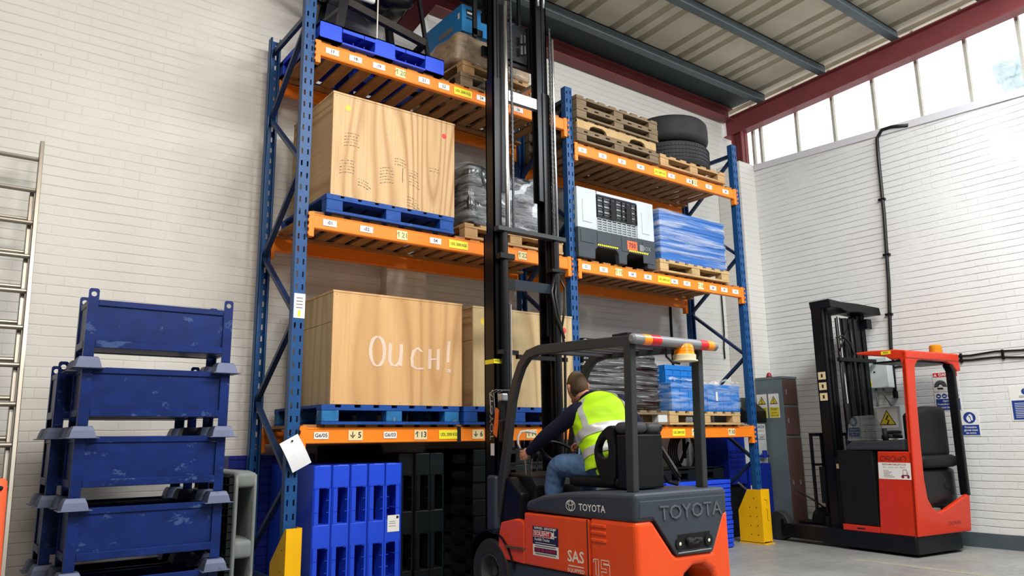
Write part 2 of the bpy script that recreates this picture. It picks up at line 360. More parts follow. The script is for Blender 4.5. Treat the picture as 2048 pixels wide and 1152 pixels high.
# corrugated roof sheets: flat pans with groups of three pressed grooves
prof = []; x = -4.6
while x < 9.4:
    for k in (0, .25, .47):
        xx = x + k + .04
        prof += [(xx,0),(xx+.035,.055),(xx+.075,.055),(xx+.11,0)]
    x += .955
m = MB(); vs = []; fs = []
for (y) in (6.85, 2.0, -4.5):
    for (px, dz) in prof: vs.append((px, y, rz(y)+dz))
n = len(prof)
for j in range(2):
    for i in range(n-1): fs.append((j*n+i, j*n+i+1, (j+1)*n+i+1, (j+1)*n+i))
m.add(vs, fs); struct(m.build('ceiling', M['roof']))
k = 1
for y in (5.86, 4.92, 3.94, 2.96, 1.98, 1.0, 0, -1):
    m = MB(); z = rz(y)
    m.box(-4.5, 9.05, y-.012, y+.012, z-.17, z-.008); m.box(-4.5, 9.05, y-.085, y+.012, z-.178, z-.165); m.box(-4.5, 9.05, y-.012, y+.06, z-.02, z-.008)
    for q in range(14):                      # cleats on the sheets
        m.box(-3.9+q*.955, -3.8+q*.955, y+.012, y+.05, z-.05, z+.0)
    k += 1; struct(m.build('trim_%d' % k, M['purl']))
def isec(name, p, q, w, h, tf, mt):
    p, q = Vector(p), Vector(q); m = MB(); u = Vector((0,0,h/2-tf/2))
    m.bar(p+u, q+u, w, tf); m.bar(p-u, q-u, w, tf); m.bar(p, q, tf, h-2*tf); struct(m.build(name, mt))
isec('beam_right', (9.0,6.5,5.69), (9.0,-4,6.14), .16, .29, .016, M['oxide'])
isec('beam_eaves', (-4.5,6.44,5.885), (8.98,6.44,5.885), .17, .17, .014, M['oxide'])
struct(MB().box(-4.5, 8.98, 5.95, 6.5, 5.985, 6.0).build('trim_11', mat('dark_green_board', (44,60,58), .6, var=.2)))
m = MB()
for (y0,z0,y1,z1) in ((6.42,5.39,4.4,5.78),(4.4,5.78,-4,6.1)):
    m.bar((3.465,y0,z0),(3.465,y1,z1), .2, .022)
    m.prism([(y0,z0),(y1,z1),(y1,rz(y1)-.2),(y0,rz(y0)-.2)], 3.458, 3.472, 'x')
    m.bar((3.465,y0,rz(y0)-.19),(3.465,y1,rz(y1)-.19), .2, .02)
struct(m.build('beam_rafter', M['oxd']))
m = MB().box(8.92, 9.07, 6.2, 6.215, 5.05, 5.6).box(8.92, 9.07, 6.36, 6.375, 5.05, 5.6).box(8.985, 9.0, 6.2, 6.37, 5.05, 5.6); struct(m.build('column_corner', M['oxide']))
# clerestory windows, one per bar spacing
ys = [6.19, 6.06, 5.48, 4.94, 4.38, 3.82, 3.26, 2.71, 2.15, 1.6, 1.04]
for i in range(len(ys)-1):
    a, b = ys[i], ys[i+1]; m = MB(); zt = lambda y: rz(y)-.02
    m.bar((9.2,b,sill(b)),(9.2,b,zt(b)), .05, .035)
    if i == 0: m.bar((9.2,a,sill(a)),(9.2,a,zt(a)), .05, .035)
    m.bar((9.2,a,sill(a)+.012),(9.2,b,sill(b)+.012), .05, .024)
    w = struct(m.build('window_%d' % (i+1), M['wfr']))
    MB().prism([(b,sill(b)),(a,sill(a)),(a,zt(a)),(b,zt(b))], 9.197, 9.203, 'x').build('pane', M['glass'], w)
# a tree outside, seen through the last panes
m = MB()
for i in range(26):
    c = Vector((13.4+random.gauss(0,.2), TREE[0]+random.gauss(0,.10), TREE[1]+random.gauss(0,.16)))
    m.lump(c.x-.2,c.x+.2,c.y-.2,c.y+.2,c.z-.14,c.z+.14,(4,4,4),.14,.15,6,i)
tr = thing('tree', 'blurred tree paled by painted-in glare outside the clerestory windows near the roof end', 'tree', (13.4,TREE[0],0))
m.build('foliage', mat('glare_paled_leaf', (206,222,226), .8, var=.25), tr); MB().tube([(13.4,TREE[0],0),(13.4,TREE[0],TREE[1])], .1).build('trunk', M['old'], tr)  # leaf colour whitened to carry the blown-out glare
struct(MB().box(7.3,7.42,2.2,4.2,.0005,.002).build('floor_marking', mat('worn_yellow_line', (150,147,126), .7, var=.2, scuff=(140,140,136), ss=12, amt=.5)))
# ------------------------------------------------------------------ camera, light
cam = bpy.data.cameras.new('camera'); co = bpy.data.objects.new('camera', cam); COL.objects.link(co); SC.camera = co
cam.sensor_fit = 'HORIZONTAL'; cam.sensor_width = 36; cam.lens = 26.5553; cam.clip_start = .05
co.matrix_world = Matrix(((0.7984254787725442,-0.10745018722184535,-0.5924282337235658,0),(-0.6019286988341997,-0.16547868009187622,-0.7812161339570617,0),(-0.014092422311324723,0.9803424216573722,-0.19679974576294146,1.2),(0,0,0,1)))
W = bpy.data.worlds.new('world'); SC.world = W; W.use_nodes = True
W.node_tree.nodes['Background'].inputs[0].default_value = (.95,.98,1,1); W.node_tree.nodes['Background'].inputs[1].default_value = 2.6
def lamp(loc, size, sy, power, col, rot=(0,0,0)):
    l = bpy.data.lights.new('ceiling_lamp', 'AREA'); l.shape = 'RECTANGLE'; l.size = size; l.size_y = sy; l.energy = power; l.color = col
    o = bpy.data.objects.new('ceiling_lamp', l); COL.objects.link(o); o.location = loc; o.rotation_euler = rot
lamp((.8,1.6,5.7), 2.2, 1.2, 235, (1,.91,.80), (R(28),0,R(10)))
lamp((4.2,.9,5.8), 2.4, 1.2, 360, (1,.99,.97), (R(22),0,0))
lamp((7.4,1.2,5.8), 2.4, 1.2, 320, (.90,.96,1), (R(15),0,0))
lamp((2.5,-3.0,5.8), 3.0, 1.5, 380, (1,1,1), (R(20),0,0))
vs_ = SC.view_settings; vs_.view_transform = 'Standard'; vs_.look = 'None'; vs_.gamma = 1; vs_.exposure = -0.36; vs_.use_curve_mapping = False
# ------------------------------------------------------------------ pallet rack
XP = (2.13, 4.955, 7.74); YF, YB = 5.506, 6.39
LV = ((1.31, 2.97, 4.445), (1.31, 2.965, 4.215)); DT = .022
rack = thing('pallet_rack', 'blue and orange three level pallet racking standing along the back wall', 'pallet rack', (XP[0], YF, 0))
def post(x, y, d, top):          # d = +1 web towards viewer, -1 web towards the wall
    m = MB(); w = .046; e = .004; Y = lambda a: y + d*a
    def bx(x0,x1,a,b,z0,z1): m.box(x0,x1,min(Y(a),Y(b)),max(Y(a),Y(b)),z0,z1)
    for a, b in ((-w,-.031),(-.017,.017),(.031,w)): bx(x+a, x+b, 0, e, 0, top)
    z = .05
    while z < top:
        for a, b in ((-.031,-.017),(.017,.031)): bx(x+a, x+b, 0, e, z+.045 if z+.045 < top else top-.001, min(z+.1, top))
        z += .1
    bx(x-.031, x-.017, 0, e, 0, .05); bx(x+.017, x+.031, 0, e, 0, .05)
    bx(x-w, x-w+e, e, .07, 0, top); bx(x+w-e, x+w, e, .07, 0, top)
    bx(x-w, x-w+.016, .066, .07, 0, top); bx(x+w-.016, x+w, .066, .07, 0, top)
    bx(x-.05, x+.05, -.01, .09, 0, .008)
    return m.build('post', M['rack'], rack)
for i, x in enumerate(XP):
    post(x, YF, 1, 4.86 if i == 0 else 4.83); post(x, YB, -1, 4.83)
    m = MB(); a, b = YF+.04, YB-.04
    zz = [.32,.93,1.54,2.15,2.77,3.39,4.04,4.66]
    for j in range(len(zz)-1):
        p = (x, a if j % 2 else b, zz[j]); q = (x, b if j % 2 else a, zz[j+1])
        m.bar(p, q, .032, .042, (1,0,0))
    m.bar((x,a,4.70),(x,b,4.70), .032, .045); m.bar((x,a,.2),(x,b,.2), .032, .045)
    m.build('bracing', M['brace'], rack)
WL = {  # stickers along the front beams: (x, kind, text)
 (0,2): [(2.32,'w','17'),(2.53,'w','18'),(2.75,'w','19'),(2.96,'c','\u219120'),(3.2,'w','21'),(3.41,'w','23'),(3.62,'y','UDL 2000 KGS'),(3.83,'w','24'),(4.05,'w','25'),(4.27,'w','26'),(4.6,'w','27')],
 (0,1): [(2.35,'w','-01'),(2.67,'w','-02'),(3.0,'c','\u219121'),(3.33,'w','04'),(3.57,'y','UDL 2000 KGS'),(4.01,'w','05'),(4.29,'c','\u219122')],
 (0,0): [(2.34,'w','G6/05'),(2.62,'c','\u2193 5'),(2.92,'w','G6/03'),(3.2,'c','\u219113'),(3.475,'y','UDL 2000 KGS'),(3.77,'c','\u2193 6'),(4.36,'c','\u219114')],
 (1,2): [(5.11,'w','31'),(5.4,'w','32'),(5.69,'w','33'),(5.98,'w','34'),(6.3,'y','UDL 2000 KGS'),(6.49,'w','35'),(6.81,'w','36'),(6.9,'c','\u219123'),(7.16,'w','37'),(7.48,'w','38')],
 (1,1): [(5.11,'w','01'),(5.35,'w','02'),(5.57,'c','\u219115'),(5.77,'w','04'),(6.01,'w','05'),(6.27,'y','UDL 2000 KGS'),(6.44,'w','06'),(6.65,'w','07'),(6.89,'c','\u219116'),(7.11,'w','08'),(7.32,'w','09'),(7.53,'w','10')],
 (1,0): [(6.37,'y','UDL 2000 KGS'),(6.64,'c','\u2191 9'),(7.27,'c','\u219110')]}
for bay in (0, 1):
    x0, x1 = XP[bay]+.046, XP[bay+1]-.046
    for l in range(3):
        z = LV[bay][l]
        for y, s in ((5.49, 1), (6.36, -1)):
            m = MB(); m.box(x0, x1, y, y+.045, z-.12, z)
            m.box(x0, x1, y-.003, y+.048, z-.014, z-.004); m.box(x0, x1, y-.003, y+.048, z-.116, z-.106)
            for xe, sx in ((x0, 1), (x1, -1)):
                m.box(min(xe,xe+sx*.045), max(xe,xe+sx*.045), y-.006, y+.05, z-.19, z+.012)
                yy = y-.02 if s > 0 else y+.045
                for k2 in range(4): m.box(min(xe,xe-sx*.012), max(xe,xe-sx*.012), yy, yy+.014, z-.18+k2*.052, z-.155+k2*.052)
            bm = m.build('beam', M['orange'], rack, bev=.003, seg=1)
            if s > 0:
                for (xl, kd, tx) in WL[(bay, l)]:
                    w, h, mt = {'w': (.115,.052,M['wht']), 'c': (.1,.078,M['cream']), 'y': (.2,.074,M['ylab'])}[kd]
                    if kd == 'c' and l == 0: w = .12
                    mm = MB().plate((xl, y-.0032, z-.06), FX, FZ, w, h, .0015, 0)
                    mm.text(tx, {'w': .04, 'c': .062, 'y': .036}[kd], (xl, y-.0032, z-.06), FX, FZ, .002, 1, .02, fit=.17 if kd == 'y' else None)
                    mm.build('location_label', [mt, M['ink'] if (kd != 'c' or l == 0) else M['greeny']], bm)
                if (bay, l) == (0, 0): MB().box(3.555, 3.592, y-.006, y+.05, z-.126, z+.006).build('tape_band', M['tape'], bm)
        m = MB(); xx = x0 + .03
        while xx + .1 < x1:
            t = random.uniform(-.006,.006)
            m.box(xx+t, xx+.105+t, 5.495+random.uniform(0,.012), 6.4-random.uniform(0,.02), z+.0005, z+DT)
            xx += .166
        for yb in (5.62, 6.24): m.box(x0+.02, x1-.02, yb, yb+.07, z-.02, z)
        m.build('slatted_deck', M['slat'], rack)
# papers fixed to the left post
m = MB().plate((2.135,5.5045,2.225), FX, FZ, .088, .19, .0015, 0)
for k, zz in enumerate((2.285,2.26,2.235,2.21)): m.plate((2.135,5.5045,zz), FX, FZ, .05, .008, .0018, 1)
m.plate((2.135,5.5045,2.165), FX, FZ, .022, .05, .0018, 2)
tag(m.build('notice', [M['paper'], M['ink2'], M['ylab']], at=(2.135,5.5,2.13)), 'narrow white notice with yellow mark stuck to the left blue rack post', 'notice')
m = MB(); ux = Vector((math.cos(R(28)),0,math.sin(R(28)))); uz = Vector((-ux.z,0,ux.x))
c = Vector((2.13,5.45,1.125))
vs = []; N = 8
for j in range(N+1):
    for i in range(3):
        u, v = (i-1)*.075, (j/N-.5)*.235
        q = c + ux*u*1.0 + uz*v; q.y -= .012*math.sin(j/N*3.1) + .02*(1-j/N)*(i-1)*.5; q.x -= .0; vs.append(q)
m.add(vs, [(j*3+i, j*3+i+1, (j+1)*3+i+1, (j+1)*3+i) for j in range(N) for i in range(2)])
p = m.build('paper_sheet', M['paper'], at=(2.13,5.495,1.0)); tag(p, 'curled white paper sheets pinned askew low on the left rack post', 'paper')
so = p.modifiers.new('thick', 'SOLIDIFY'); so.thickness = .002
MB().disc(c+uz*.10+Vector((.015,-.012,0)), FX, FZ, .007, .003).build('pin', M['black'], p); MB().cyl(c+uz*.10+Vector((.015,-.01,0)), c+uz*.10+Vector((.0,.0562,0)), .004, 8).build('pin_shank', M['black'], p)
# yellow column guards
def guard(x, y, lab, faces):
    g = thing('post_guard', lab, 'post guard', (x, y, 0), group='yellow guards on the rack posts')
    m = MB(); h = .6; t = .006
    if faces == 'R':      # guard at right end: bright front face, sloped left cheek
        m.box(x-.05, x+.10, y, y+t, .03, h); m.prism([(y,.02),(y+.32,.02),(y+.32,.36),(y+.18,h),(y,h)], x-.05-t, x-.05, 'x'); m.prism([(y,.02),(y+.2,.02),(y+.2,h),(y,h)], x+.1, x+.1+t, 'x')
        for zz in (.1,.2,.3,.4): m.disc((x-.05-t, y+.07, zz), LX, FZ, .007, .001, 1); m.disc((x-.05-t, y+.16, zz), LX, FZ, .007, .001, 1)
        m.disc((x-.05-t, y+.1, .5), LX, FZ, .007, .001, 1)
        m.ribbon([(-.03,.14),(.02,.13),(.02,.08)], .006, (x+.03,y,.35), FX, FZ, .001, 1); m.ribbon([(0,.06),(.02,.02),(.01,-.06),(.03,-.08)], .006, (x+.03,y,.33), FX, FZ, .001, 1)
    else:
        m.box(x-.03, x+.075, y, y+t, 0, h); m.prism([(y,0),(y+.3,0),(y+.3,.34),(y+.02,h),(y,h)], x-.03-t, x-.03, 'x')
        m.prism([(y,0),(y+.1,0),(y+.1,h),(y,h)], x+.075, x+.075+t, 'x')
        for yy, zz in ((.08,.08),(.16,.14),(.1,.3),(.2,.22),(.07,.45)): m.disc((x-.03-t, y+yy, zz), LX, FZ, .006, .001, 1)
    m.build('guard_plate', [M['yellow'], M['dark']], g, bev=.002, seg=1)
    MB().box(x-.06, x+.12, y-.02, y+.33, 0, .012).build('foot_plate', M['yellow'], g)
guard(2.115, 5.43, 'yellow steel guard at the foot of the left rack post beside blue plastic pallets', 'L')
guard(7.66, 5.40, 'yellow steel guard with rows of holes at the foot of the right end rack post', 'R')
# ------------------------------------------------------------------ pallets and loads
def wood_pallet(name, label, w, d, h, mt, group=None, nb=9, blk=None, apron=None, jit=.004, bw=.1):
    """four-way block pallet, local origin at the front left bottom corner"""
    g = thing(name, label, 'pallet', (0,0,0), group=group, local=True); blk = blk or mt
    tb, tc, bb = .022, .02, .022; m = MB()
    step = (w - bw) / (nb - 1)
    for i in range(nb):
        x = i*step + (random.uniform(-jit,jit) if 0 < i < nb-1 else 0)
        m.box(x, x+bw, random.uniform(0,jit*2), d-random.uniform(0,jit*2), h-tb, h)
    m.build('deck_boards', mt, g)
    m = MB()
    for y in (0, d/2-.05, d-.1): m.box(0, w, y, y+.1, h-tb-tc, h-tb)
    m.build('bearer_boards', mt, g)
    m = MB()
    for y in (0, d/2-.05, d-.1): m.box(0, w, y, y+.1, 0, bb)
    m.build('bottom_boards', mt, g)
    for x in (0, w/2-.0725, w-.145):
        for y in (0, d/2-.05, d-.1):
            MB().box(x+.002, x+.143, y+.003, y+.098, bb, h-tb-tc).build('block', blk, g, bev=.004, seg=1)
    if apron:      # a notched stringer plate across the front
        pts = [(0,.02)]
        for cx in (w*.25, w*.75): pts += [(cx-.13,.02),(cx-.11,.06),(cx-.06,.08),(cx+.06,.08),(cx+.11,.06),(cx+.13,.02)]
        pts += [(w,.02),(w,h-.02),(0,h-.02)]
        MB().prism(pts, -.004, .02, 'y').build('stringer', apron, g)
    return g
def plastic_pallet(name, label, w, d, h, mt, group=None):
    g = thing(name, label, 'pallet', (0,0,0), group=group, local=True)
    m = MB(); m.box(0, w, 0, d, h-.012, h)
    n = 6
    for i in range(n+1): x = i*w/n; m.box(max(0,x-.003), min(w,x+.003), 0, d, h-.05, h-.012)
    for i in range(n): y = i*d/(n-1); m.box(0, w, max(0,y-.004), min(d,y+.004), h-.05, h-.012)
    m.box(0, w, 0, .004, h-.018, h)
    m.build('deck', mt, g)
    bw = w*.165
    for x in (0, w/2-bw/2, w-bw):
        for y in (0, d/2-.06, d-.12):
            MB().box(x, x+bw, y-.001, y+.12, .0, h-.004).build('foot_block', mt, g, bev=.008)
    m = MB()
    for y in (0, d-.12): m.box(0, w, y, y+.12, 0, .014)
    for x in (0, w-bw): m.box(x, x+bw, 0, d, 0, .014)
    n = 9
    for i in range(n): m.box(bw+(w-2*bw)*i/(n-1)-.002, bw+(w-2*bw)*i/(n-1)+.002, 0, .006, .012, .035)
    m.build('runner', mt, g)
    return g
P = lambda o, x, y, z, rz=0: (setattr(o, 'location', (x,y,z)), setattr(o, 'rotation_euler', (0,0,rz)))
L1, L2, L3, L3B = 1.31+DT, 2.97+DT, 4.445+DT, 4.215+DT
YP = 5.452
pA = wood_pallet('wooden_pallet', 'blue painted pallet under the upper plywood crate on the middle shelf', 1.2, 1.0, .152, M['bpal'], 'blue painted pallets', 8, bw=.12); P(pA, 2.30, YP, L2)
pB = wood_pallet('wooden_pallet', 'faded turquoise blue pallet under the chalk marked plywood crate', 1.235, 1.0, .15, M['bpal'], 'blue painted pallets', 8, M['bpal2'], bw=.11); P(pB, 2.32, YP, L1)
pC = dup(pA, (3.60, YP, L1), label='dark blue pallet under the plywood crate behind the forklift mast'); 
for o in kids(pC):
    if o.data.name.startswith('block'): pass
# plywood crates
def crate(label, x, y, z, w, d, h, lt, side, seam=None):
    g = thing('plywood_crate', label, 'crate', (x, y, z), group='plywood crates on blue pallets')
    f = MB().box(x, x+w, y, y+.018, z, z+h-.012).build('front_panel', lt, g, bev=.002, seg=1)
    m = MB()
    if seam: m.box(x, x+.018, y+.0185, y+d, z, z+h*seam-.002); m.box(x, x+.018, y+.0185, y+d, z+h*seam+.002, z+h-.012)
    else: m.box(x, x+.018, y+.0185, y+d, z, z+h-.012)
    m.build('side_panel', side, g); MB().box(x+w-.018, x+w, y+.0185, y+d, z, z+h-.012).build('side_panel', side, g)
    MB().box(x+.0185, x+w-.0185, y+d-.018, y+d, z, z+h-.012).build('back_panel', side, g)
    MB().box(x-.003, x+w+.003, y-.003, y+d+.003, z+h-.0115, z+h+.004).build('lid', lt, g)
    m = MB()
    for i in range(7):
        for zz in (.02, h-.03): m.disc((x+.03+i*(w-.06)/6, y, z+zz), FX, FZ, .004, .0006)
    m.build('nail_heads', M['ink2'], f)
    return g, f
def spot(f, x, y, z, r, mt, name): MB().disc((x, y, z), FX, FZ, r, .001).build(name, mt, f)
cY = 5.463
g, f = crate('pale plywood crate with ink hand prints and a red spot on the middle shelf', 2.335, cY, L2+.153, 1.175, .86, .885, M['ply'], M['plys'])
spot(f, 2.465, cY, 3.915, .024, M['ydot'], 'yellow_spot'); spot(f, 3.40, cY, 3.89, .024, M['rdot'], 'red_spot')
stink = plain('stamp_ink', (96,84,66), .8)          # printed stamps, broken rows of dashes
for (cx, cz, n, w, a) in ((2.50,3.66,5,.12,.1),(2.47,3.42,5,.13,.15),(2.83,3.42,6,.12,.2),(2.96,3.56,3,.11,-.1),(3.09,3.44,6,.09,-.25),(3.30,3.56,2,.1,-.05),(2.62,3.3,3,.1,-.3),(3.08,3.22,4,.1,-.3)):
    m = MB()
    for r in range(n):
        zz = cz + (r-n/2)*.026; k = 0
        while k < w:
            L = random.uniform(.008,.022); m.ribbon([(k-w/2, -.3*(k/w-.5)**2*w + a*(k-w/2)), (k+L-w/2, -.3*((k+L)/w-.5)**2*w + a*(k+L-w/2))], .006 if random.random() < .7 else .003, (cx, cY, zz), FX, FZ, .0007); k += L+random.uniform(.004,.014)
    m.build('ink_stamp', stink, f)
MB().ribbon([(0,0),(-.002,-.07),(0,-.13)], .006, (2.985,cY,3.5), FX, FZ, .0007).build('dark_split', stink, f)
def chalk(f, x, y, z):
    m = MB()
    def st(pts, ox, oz):
        for d, tt in ((-.009,.0012), (.0,.0018), (.009,.0024)):
            m.ribbon([(px+d+random.uniform(-.002,.002), pz+random.uniform(-.003,.003)) for px, pz in pts], .0105, (x+ox, y, z+oz), FX, FZ, tt+random.uniform(0,.0005))
    el = [(.062*math.cos(t), .118*math.sin(t)) for t in [R(90+20*i) for i in range(19)]]
    st(el, .06, .12)
    st([(-.05,.09),(-.055,-.05),(-.035,-.085),(.0,-.09),(.035,-.06),(.05,.02),(.05,.09)], .225, .1); st([(.05,.09),(.045,-.09)], .225, .1)
    st([(.045,.05),(.01,.08),(-.03,.05),(-.045,-.01),(-.04,-.075),(0,-.095),(.06,-.09)], .42, .09)
    st([(-.04,.08),(-.042,-.09)], .585, .085); st([(.045,.085),(.04,-.09)], .585, .085); st([(-.04,-.005),(.045,.0)], .585, .085)
    st([(.012,.1),(.004,0),(0,-.085)], .725, .145); st([(-.008,0),(.012,.004),(.012,-.012),(-.008,-.012)], .73, -.005)
    m.build('chalk_lettering', M['chalk'], f)
g, f = crate('golden plywood crate with OUCH chalked on its front above the bottom shelf', 2.39, cY, L1+.151, 1.2, .86, .885, ply('plywood_golden', 'z', (214,172,120), (176,128,80), True, 8, .9), M['plyg'], .72)
chalk(f, 2.72, cY, 1.79)
g, f = crate('grey brown plywood crate behind the forklift mast on the bottom shelf', 3.705, cY, L1+.153, 1.165, .86, .88, M['plyg'], M['plys'], .66)
spot(f, 3.815, cY, 2.235, .03, M['ydot'], 'yellow_spot'); spot(f, 3.96, cY, 2.235, .03, M['ydot'], 'yellow_spot'); spot(f, 4.765, cY, 2.225, .028, M['rdot'], 'red_spot')
# film wrapped dark load on the middle shelf
pD = wood_pallet('wooden_pallet', 'plain timber pallet under the film wrapped dark load behind the mast', 1.17, .92, .14, M['timb'], 'plain timber pallets', 7); P(pD, 3.64, 5.49, L2)
g = thing('wrapped_load', 'dark grey goods bound in clear film on the middle shelf behind the forklift mast', 'wrapped load', (4.2, 5.9, L2+.141))
def sh(w): return w if w.z < 3.2 else w + Vector((0,0,-.05*math.sin((w.x-3.65)*2.6)+.02))
MB().lump(3.70,4.76,5.53,6.3,L2+.141,3.74,(26,16,18),.05,.035,4.5,3,shape=sh).build('goods', M['cwrap'], g, smooth=True)
MB().lump(3.685,4.785,5.515,6.32,L2+.142,3.76,(26,16,18),.07,.03,5.5,8,shape=sh).build('stretch_wrap_sheen', M['film'], g, smooth=True)
# top shelf, left bay
pE = plastic_pallet('plastic_pallet', 'bright blue plastic pallet at the left end of the top shelf', 1.2, .95, .155, M['bplas'], 'blue plastic pallets'); P(pE, 2.19, YP, L3)
pF = wood_pallet('wooden_pallet', 'lower of two timber pallets under the blue carton on the top shelf', 1.1, .9, .14, M['old'], 'plain timber pallets', 7); P(pF, 3.60, 5.50, L3)
pG = wood_pallet('wooden_pallet', 'upper timber pallet directly under the wrapped cartons on the top shelf', 1.0, .85, .135, M['timb'], 'plain timber pallets', 7); P(pG, 3.64, 5.52, L3+.141, R(3))
g = thing('wrapped_load', 'brown cartons in dusty film on the top shelf beneath a blue carton', 'wrapped load', (4.0, 5.9, L3+.278))
def sh2(w): return w + Vector((-.32*max(0,(5.05-w.z))*(1 if w.x<4 else 0)*max(0,(w.y-5.5)*2.2), .0, 0))
MB().lump(3.60,4.5,5.56,6.36,L3+.278,5.06,(20,16,10),.05,.03,5,21,shape=sh2).build('cartons', M['carton'], g, smooth=True)
MB().lump(3.615,4.52,5.545,6.34,L3+.279,5.075,(20,16,10),.06,.03,6,23,shape=sh2).build('stretch_wrap_sheen', film('dusty_film', (3,3,4), .05, .4, (214,206,196)), g, smooth=True)
g = thing('carton', 'blue printed carton on top of the wrapped brown cartons by the mast', 'carton', (3.9, 5.85, 5.078))
c = MB().box(3.66, 4.3, 5.565, 6.25, 5.078, 5.36).build('box', M['bluebox'], g, bev=.004)
m = MB(); m.plate((3.76,5.5648,5.285), FX, FZ, .1, .07, .001, 1); m.plate((3.76,5.5648,5.285), FX, FZ, .08, .02, .0015, 0); m.plate((3.76,5.5648,5.225), FX, FZ, .1, .02, .001, 1)
m.plate((3.659,5.62,5.25), LX, FZ, .03, .06, .001, 0); m.plate((3.659,5.86,5.17), LX, FZ, .26, .06, .001, 2)
m.build('printed_panel', [M['wht'], M['ink'], M['ink2']], c)
# old black machine frame standing on the blue pallet
g = thing('machine_stand', 'black steel machine stand on the blue plastic pallet on the top shelf', 'machine stand', (2.8, 6.0, L3+.156))
zb = L3+.157
m = MB(); m.lump(2.4,3.25,5.72,6.2,5.22,5.8,(12,10,10),.1,.08,6,4); m.build('machine_body', M['black'], g, smooth=True)
for (x, y) in ((2.42,5.62),(2.44,6.25),(3.32,6.25)):
    MB().bar((x,y,zb),(x+.12*(1 if x<3 else -1),y,5.5), .06, .06).build('leg', M['black'], g)
MB().bar((3.36,5.66,zb),(3.2,5.66,5.5), .03, .035).build('leg', M['black'], g)
MB().bar((2.45,5.62,4.98),(3.3,5.66,4.86), .05, .07).build('cross_rail', mat('rusty_black', (46,40,36), .6, var=.3), g)
MB().bar((2.46,6.22,4.95),(3.25,6.22,4.9), .05, .06).build('cross_rail', M['black'], g)
for p_, q_, w_ in (((2.45,5.62,4.9),(2.46,6.25,5.0),.035),((3.3,5.66,4.86),(3.28,6.25,4.75),.05),((2.83,6.2,zb),(2.83,6.2,4.95),.06)): MB().bar(p_, q_, w_).build('brace', M['black'], g)
MB().bar((1.95,6.2,5.47),(2.5,6.2,5.24), .03).bar((2.35,5.6,5.0),(2.5,5.6,5.25), .02).bar((2.2,5.9,5.05),(2.6,5.7,5.4), .025).build('stay', M['black'], g)
MB().lump(2.62,2.82,5.7,5.74,5.12,5.2,(8,3,4),.035,0,1,1).build('pale_cutout', M['wht'], g, smooth=True)  # white lump added for the bright cutout through the machine body
tag(MB().tube([(2.785,5.6,5.6),(2.78,5.6,4.66),(2.775,5.59,L3+.157)], .006).build('rope', M['cord'], at=(2.775,5.59,L3+.157)), 'thin white rope hanging down to the blue plastic pallet on the top shelf', 'rope')
# top shelf, right bay: four pallets, then a pallet with two tyres
x0 = 5.01
pH = wood_pallet('wooden_pallet', 'weathered pallet at the bottom of the stack of four on the top shelf', 1.24, .9, .128, M['old'], 'weathered pallets stacked by the tyres', 8); P(pH, x0, YP, L3B)
pI = wood_pallet('wooden_pallet', 'second pallet up in the stack of four with a pale notched front board', 1.2, .9, .128, M['old'], 'weathered pallets stacked by the tyres', 8, apron=M['pale']); P(pI, x0+.01, YP+.01, L3B+.1285)
dup(pH, (x0+.0, YP-.01, L3B+.257), label='third pallet up in the stack of four, above the notched board')
dup(pH, (x0+.01, YP+.0, L3B+.3855), label='topmost weathered pallet of the stack of four beside the tyres')
dup(pD, (6.28, YP, L3B), label='timber pallet under the two lorry tyres at the right end of the top shelf')
def tyre(label, x, y, z, r, w, mt, grooves):
    g = thing('tyre', label, 'tyre', (x,y,z), group='lorry tyres on the top shelf')
    pr = [(r*.6,w*.12),(r*.62,w*.03),(r*.8,.0),(r*.93,w*.06),(r*.985,w*.16)]
    for k in range(4):
        a = w*(.24+k*.15)
        if grooves: pr += [(r,a-.012),(r-.008,a-.01),(r-.008,a+.01),(r,a+.012)]
        else: pr += [(r,a)]
    pr += [(r*.985,w*.84),(r*.93,w*.94),(r*.8,w),(r*.62,w*.97),(r*.6,w*.88),(r*.585,w*.5),(r*.6,w*.12)]
    m = MB().lathe(pr, (x,y,z), 'z', 48)
    m.build('casing', mt, g, smooth=not grooves)
    m = MB()
    if grooves:
        for k in range(4):
            for q in range(72):
                t = 2*math.pi*q/72; zz = z+w*(.31+k*.15); c, s = math.cos(t), math.sin(t)
                m.bar((x+c*(r-.006),y+s*(r-.006),zz-.012),(x+c*(r-.006),y+s*(r-.006),zz+.014), .006, .012, (c,s,0))
        m.build('tread_sipes', M['dark'], g)
    return g
tyre('worn lorry tyre lying on the right hand pallet of the top shelf', 6.99, 5.93, L3B+.142, .49, .31, M['rubd'], True)
tyre('bald black lorry tyre lying on top of the other tyre', 6.965, 5.91, L3B+.142+.312, .485, .32, M['rubber'], False)
# middle shelf, right bay
g = thing('bulk_container', 'grey and black folding plastic bulk container on the middle shelf', 'plastic container', (5.55,5.9,L2))
bx0, bx1, by0, by1, z0 = 4.985, 6.115, 5.455, 6.35, L2
pts = [(bx0,z0),(bx0+.1,z0)]
for cx in (5.385, 5.83): pts += [(cx-.17,z0),(cx-.165,z0+.10),(cx-.13,z0+.135),(cx+.13,z0+.135),(cx+.165,z0+.10),(cx+.17,z0)] if cx < 5.5 else [(cx-.16,z0),(cx-.155,z0+.10),(cx-.12,z0+.135),(cx+.12,z0+.135),(cx+.155,z0+.10),(cx+.16,z0)]
pts += [(bx1,z0),(bx1,z0+.31),(bx0,z0+.31)]
b = MB().prism(pts, by0, by0+.06, 'y').box(bx0,bx0+.06,by0+.0605,by1,z0,z0+.31).box(bx1-.06,bx1,by0+.0605,by1,z0,z0+.31).box(bx0+.061,bx1-.061,by1-.05,by1,z0,z0+.31).box(bx0+.061,bx1-.061,by0+.061,by1-.051,z0+.14,z0+.16).build('base', M['boxk'], g, bev=.008)
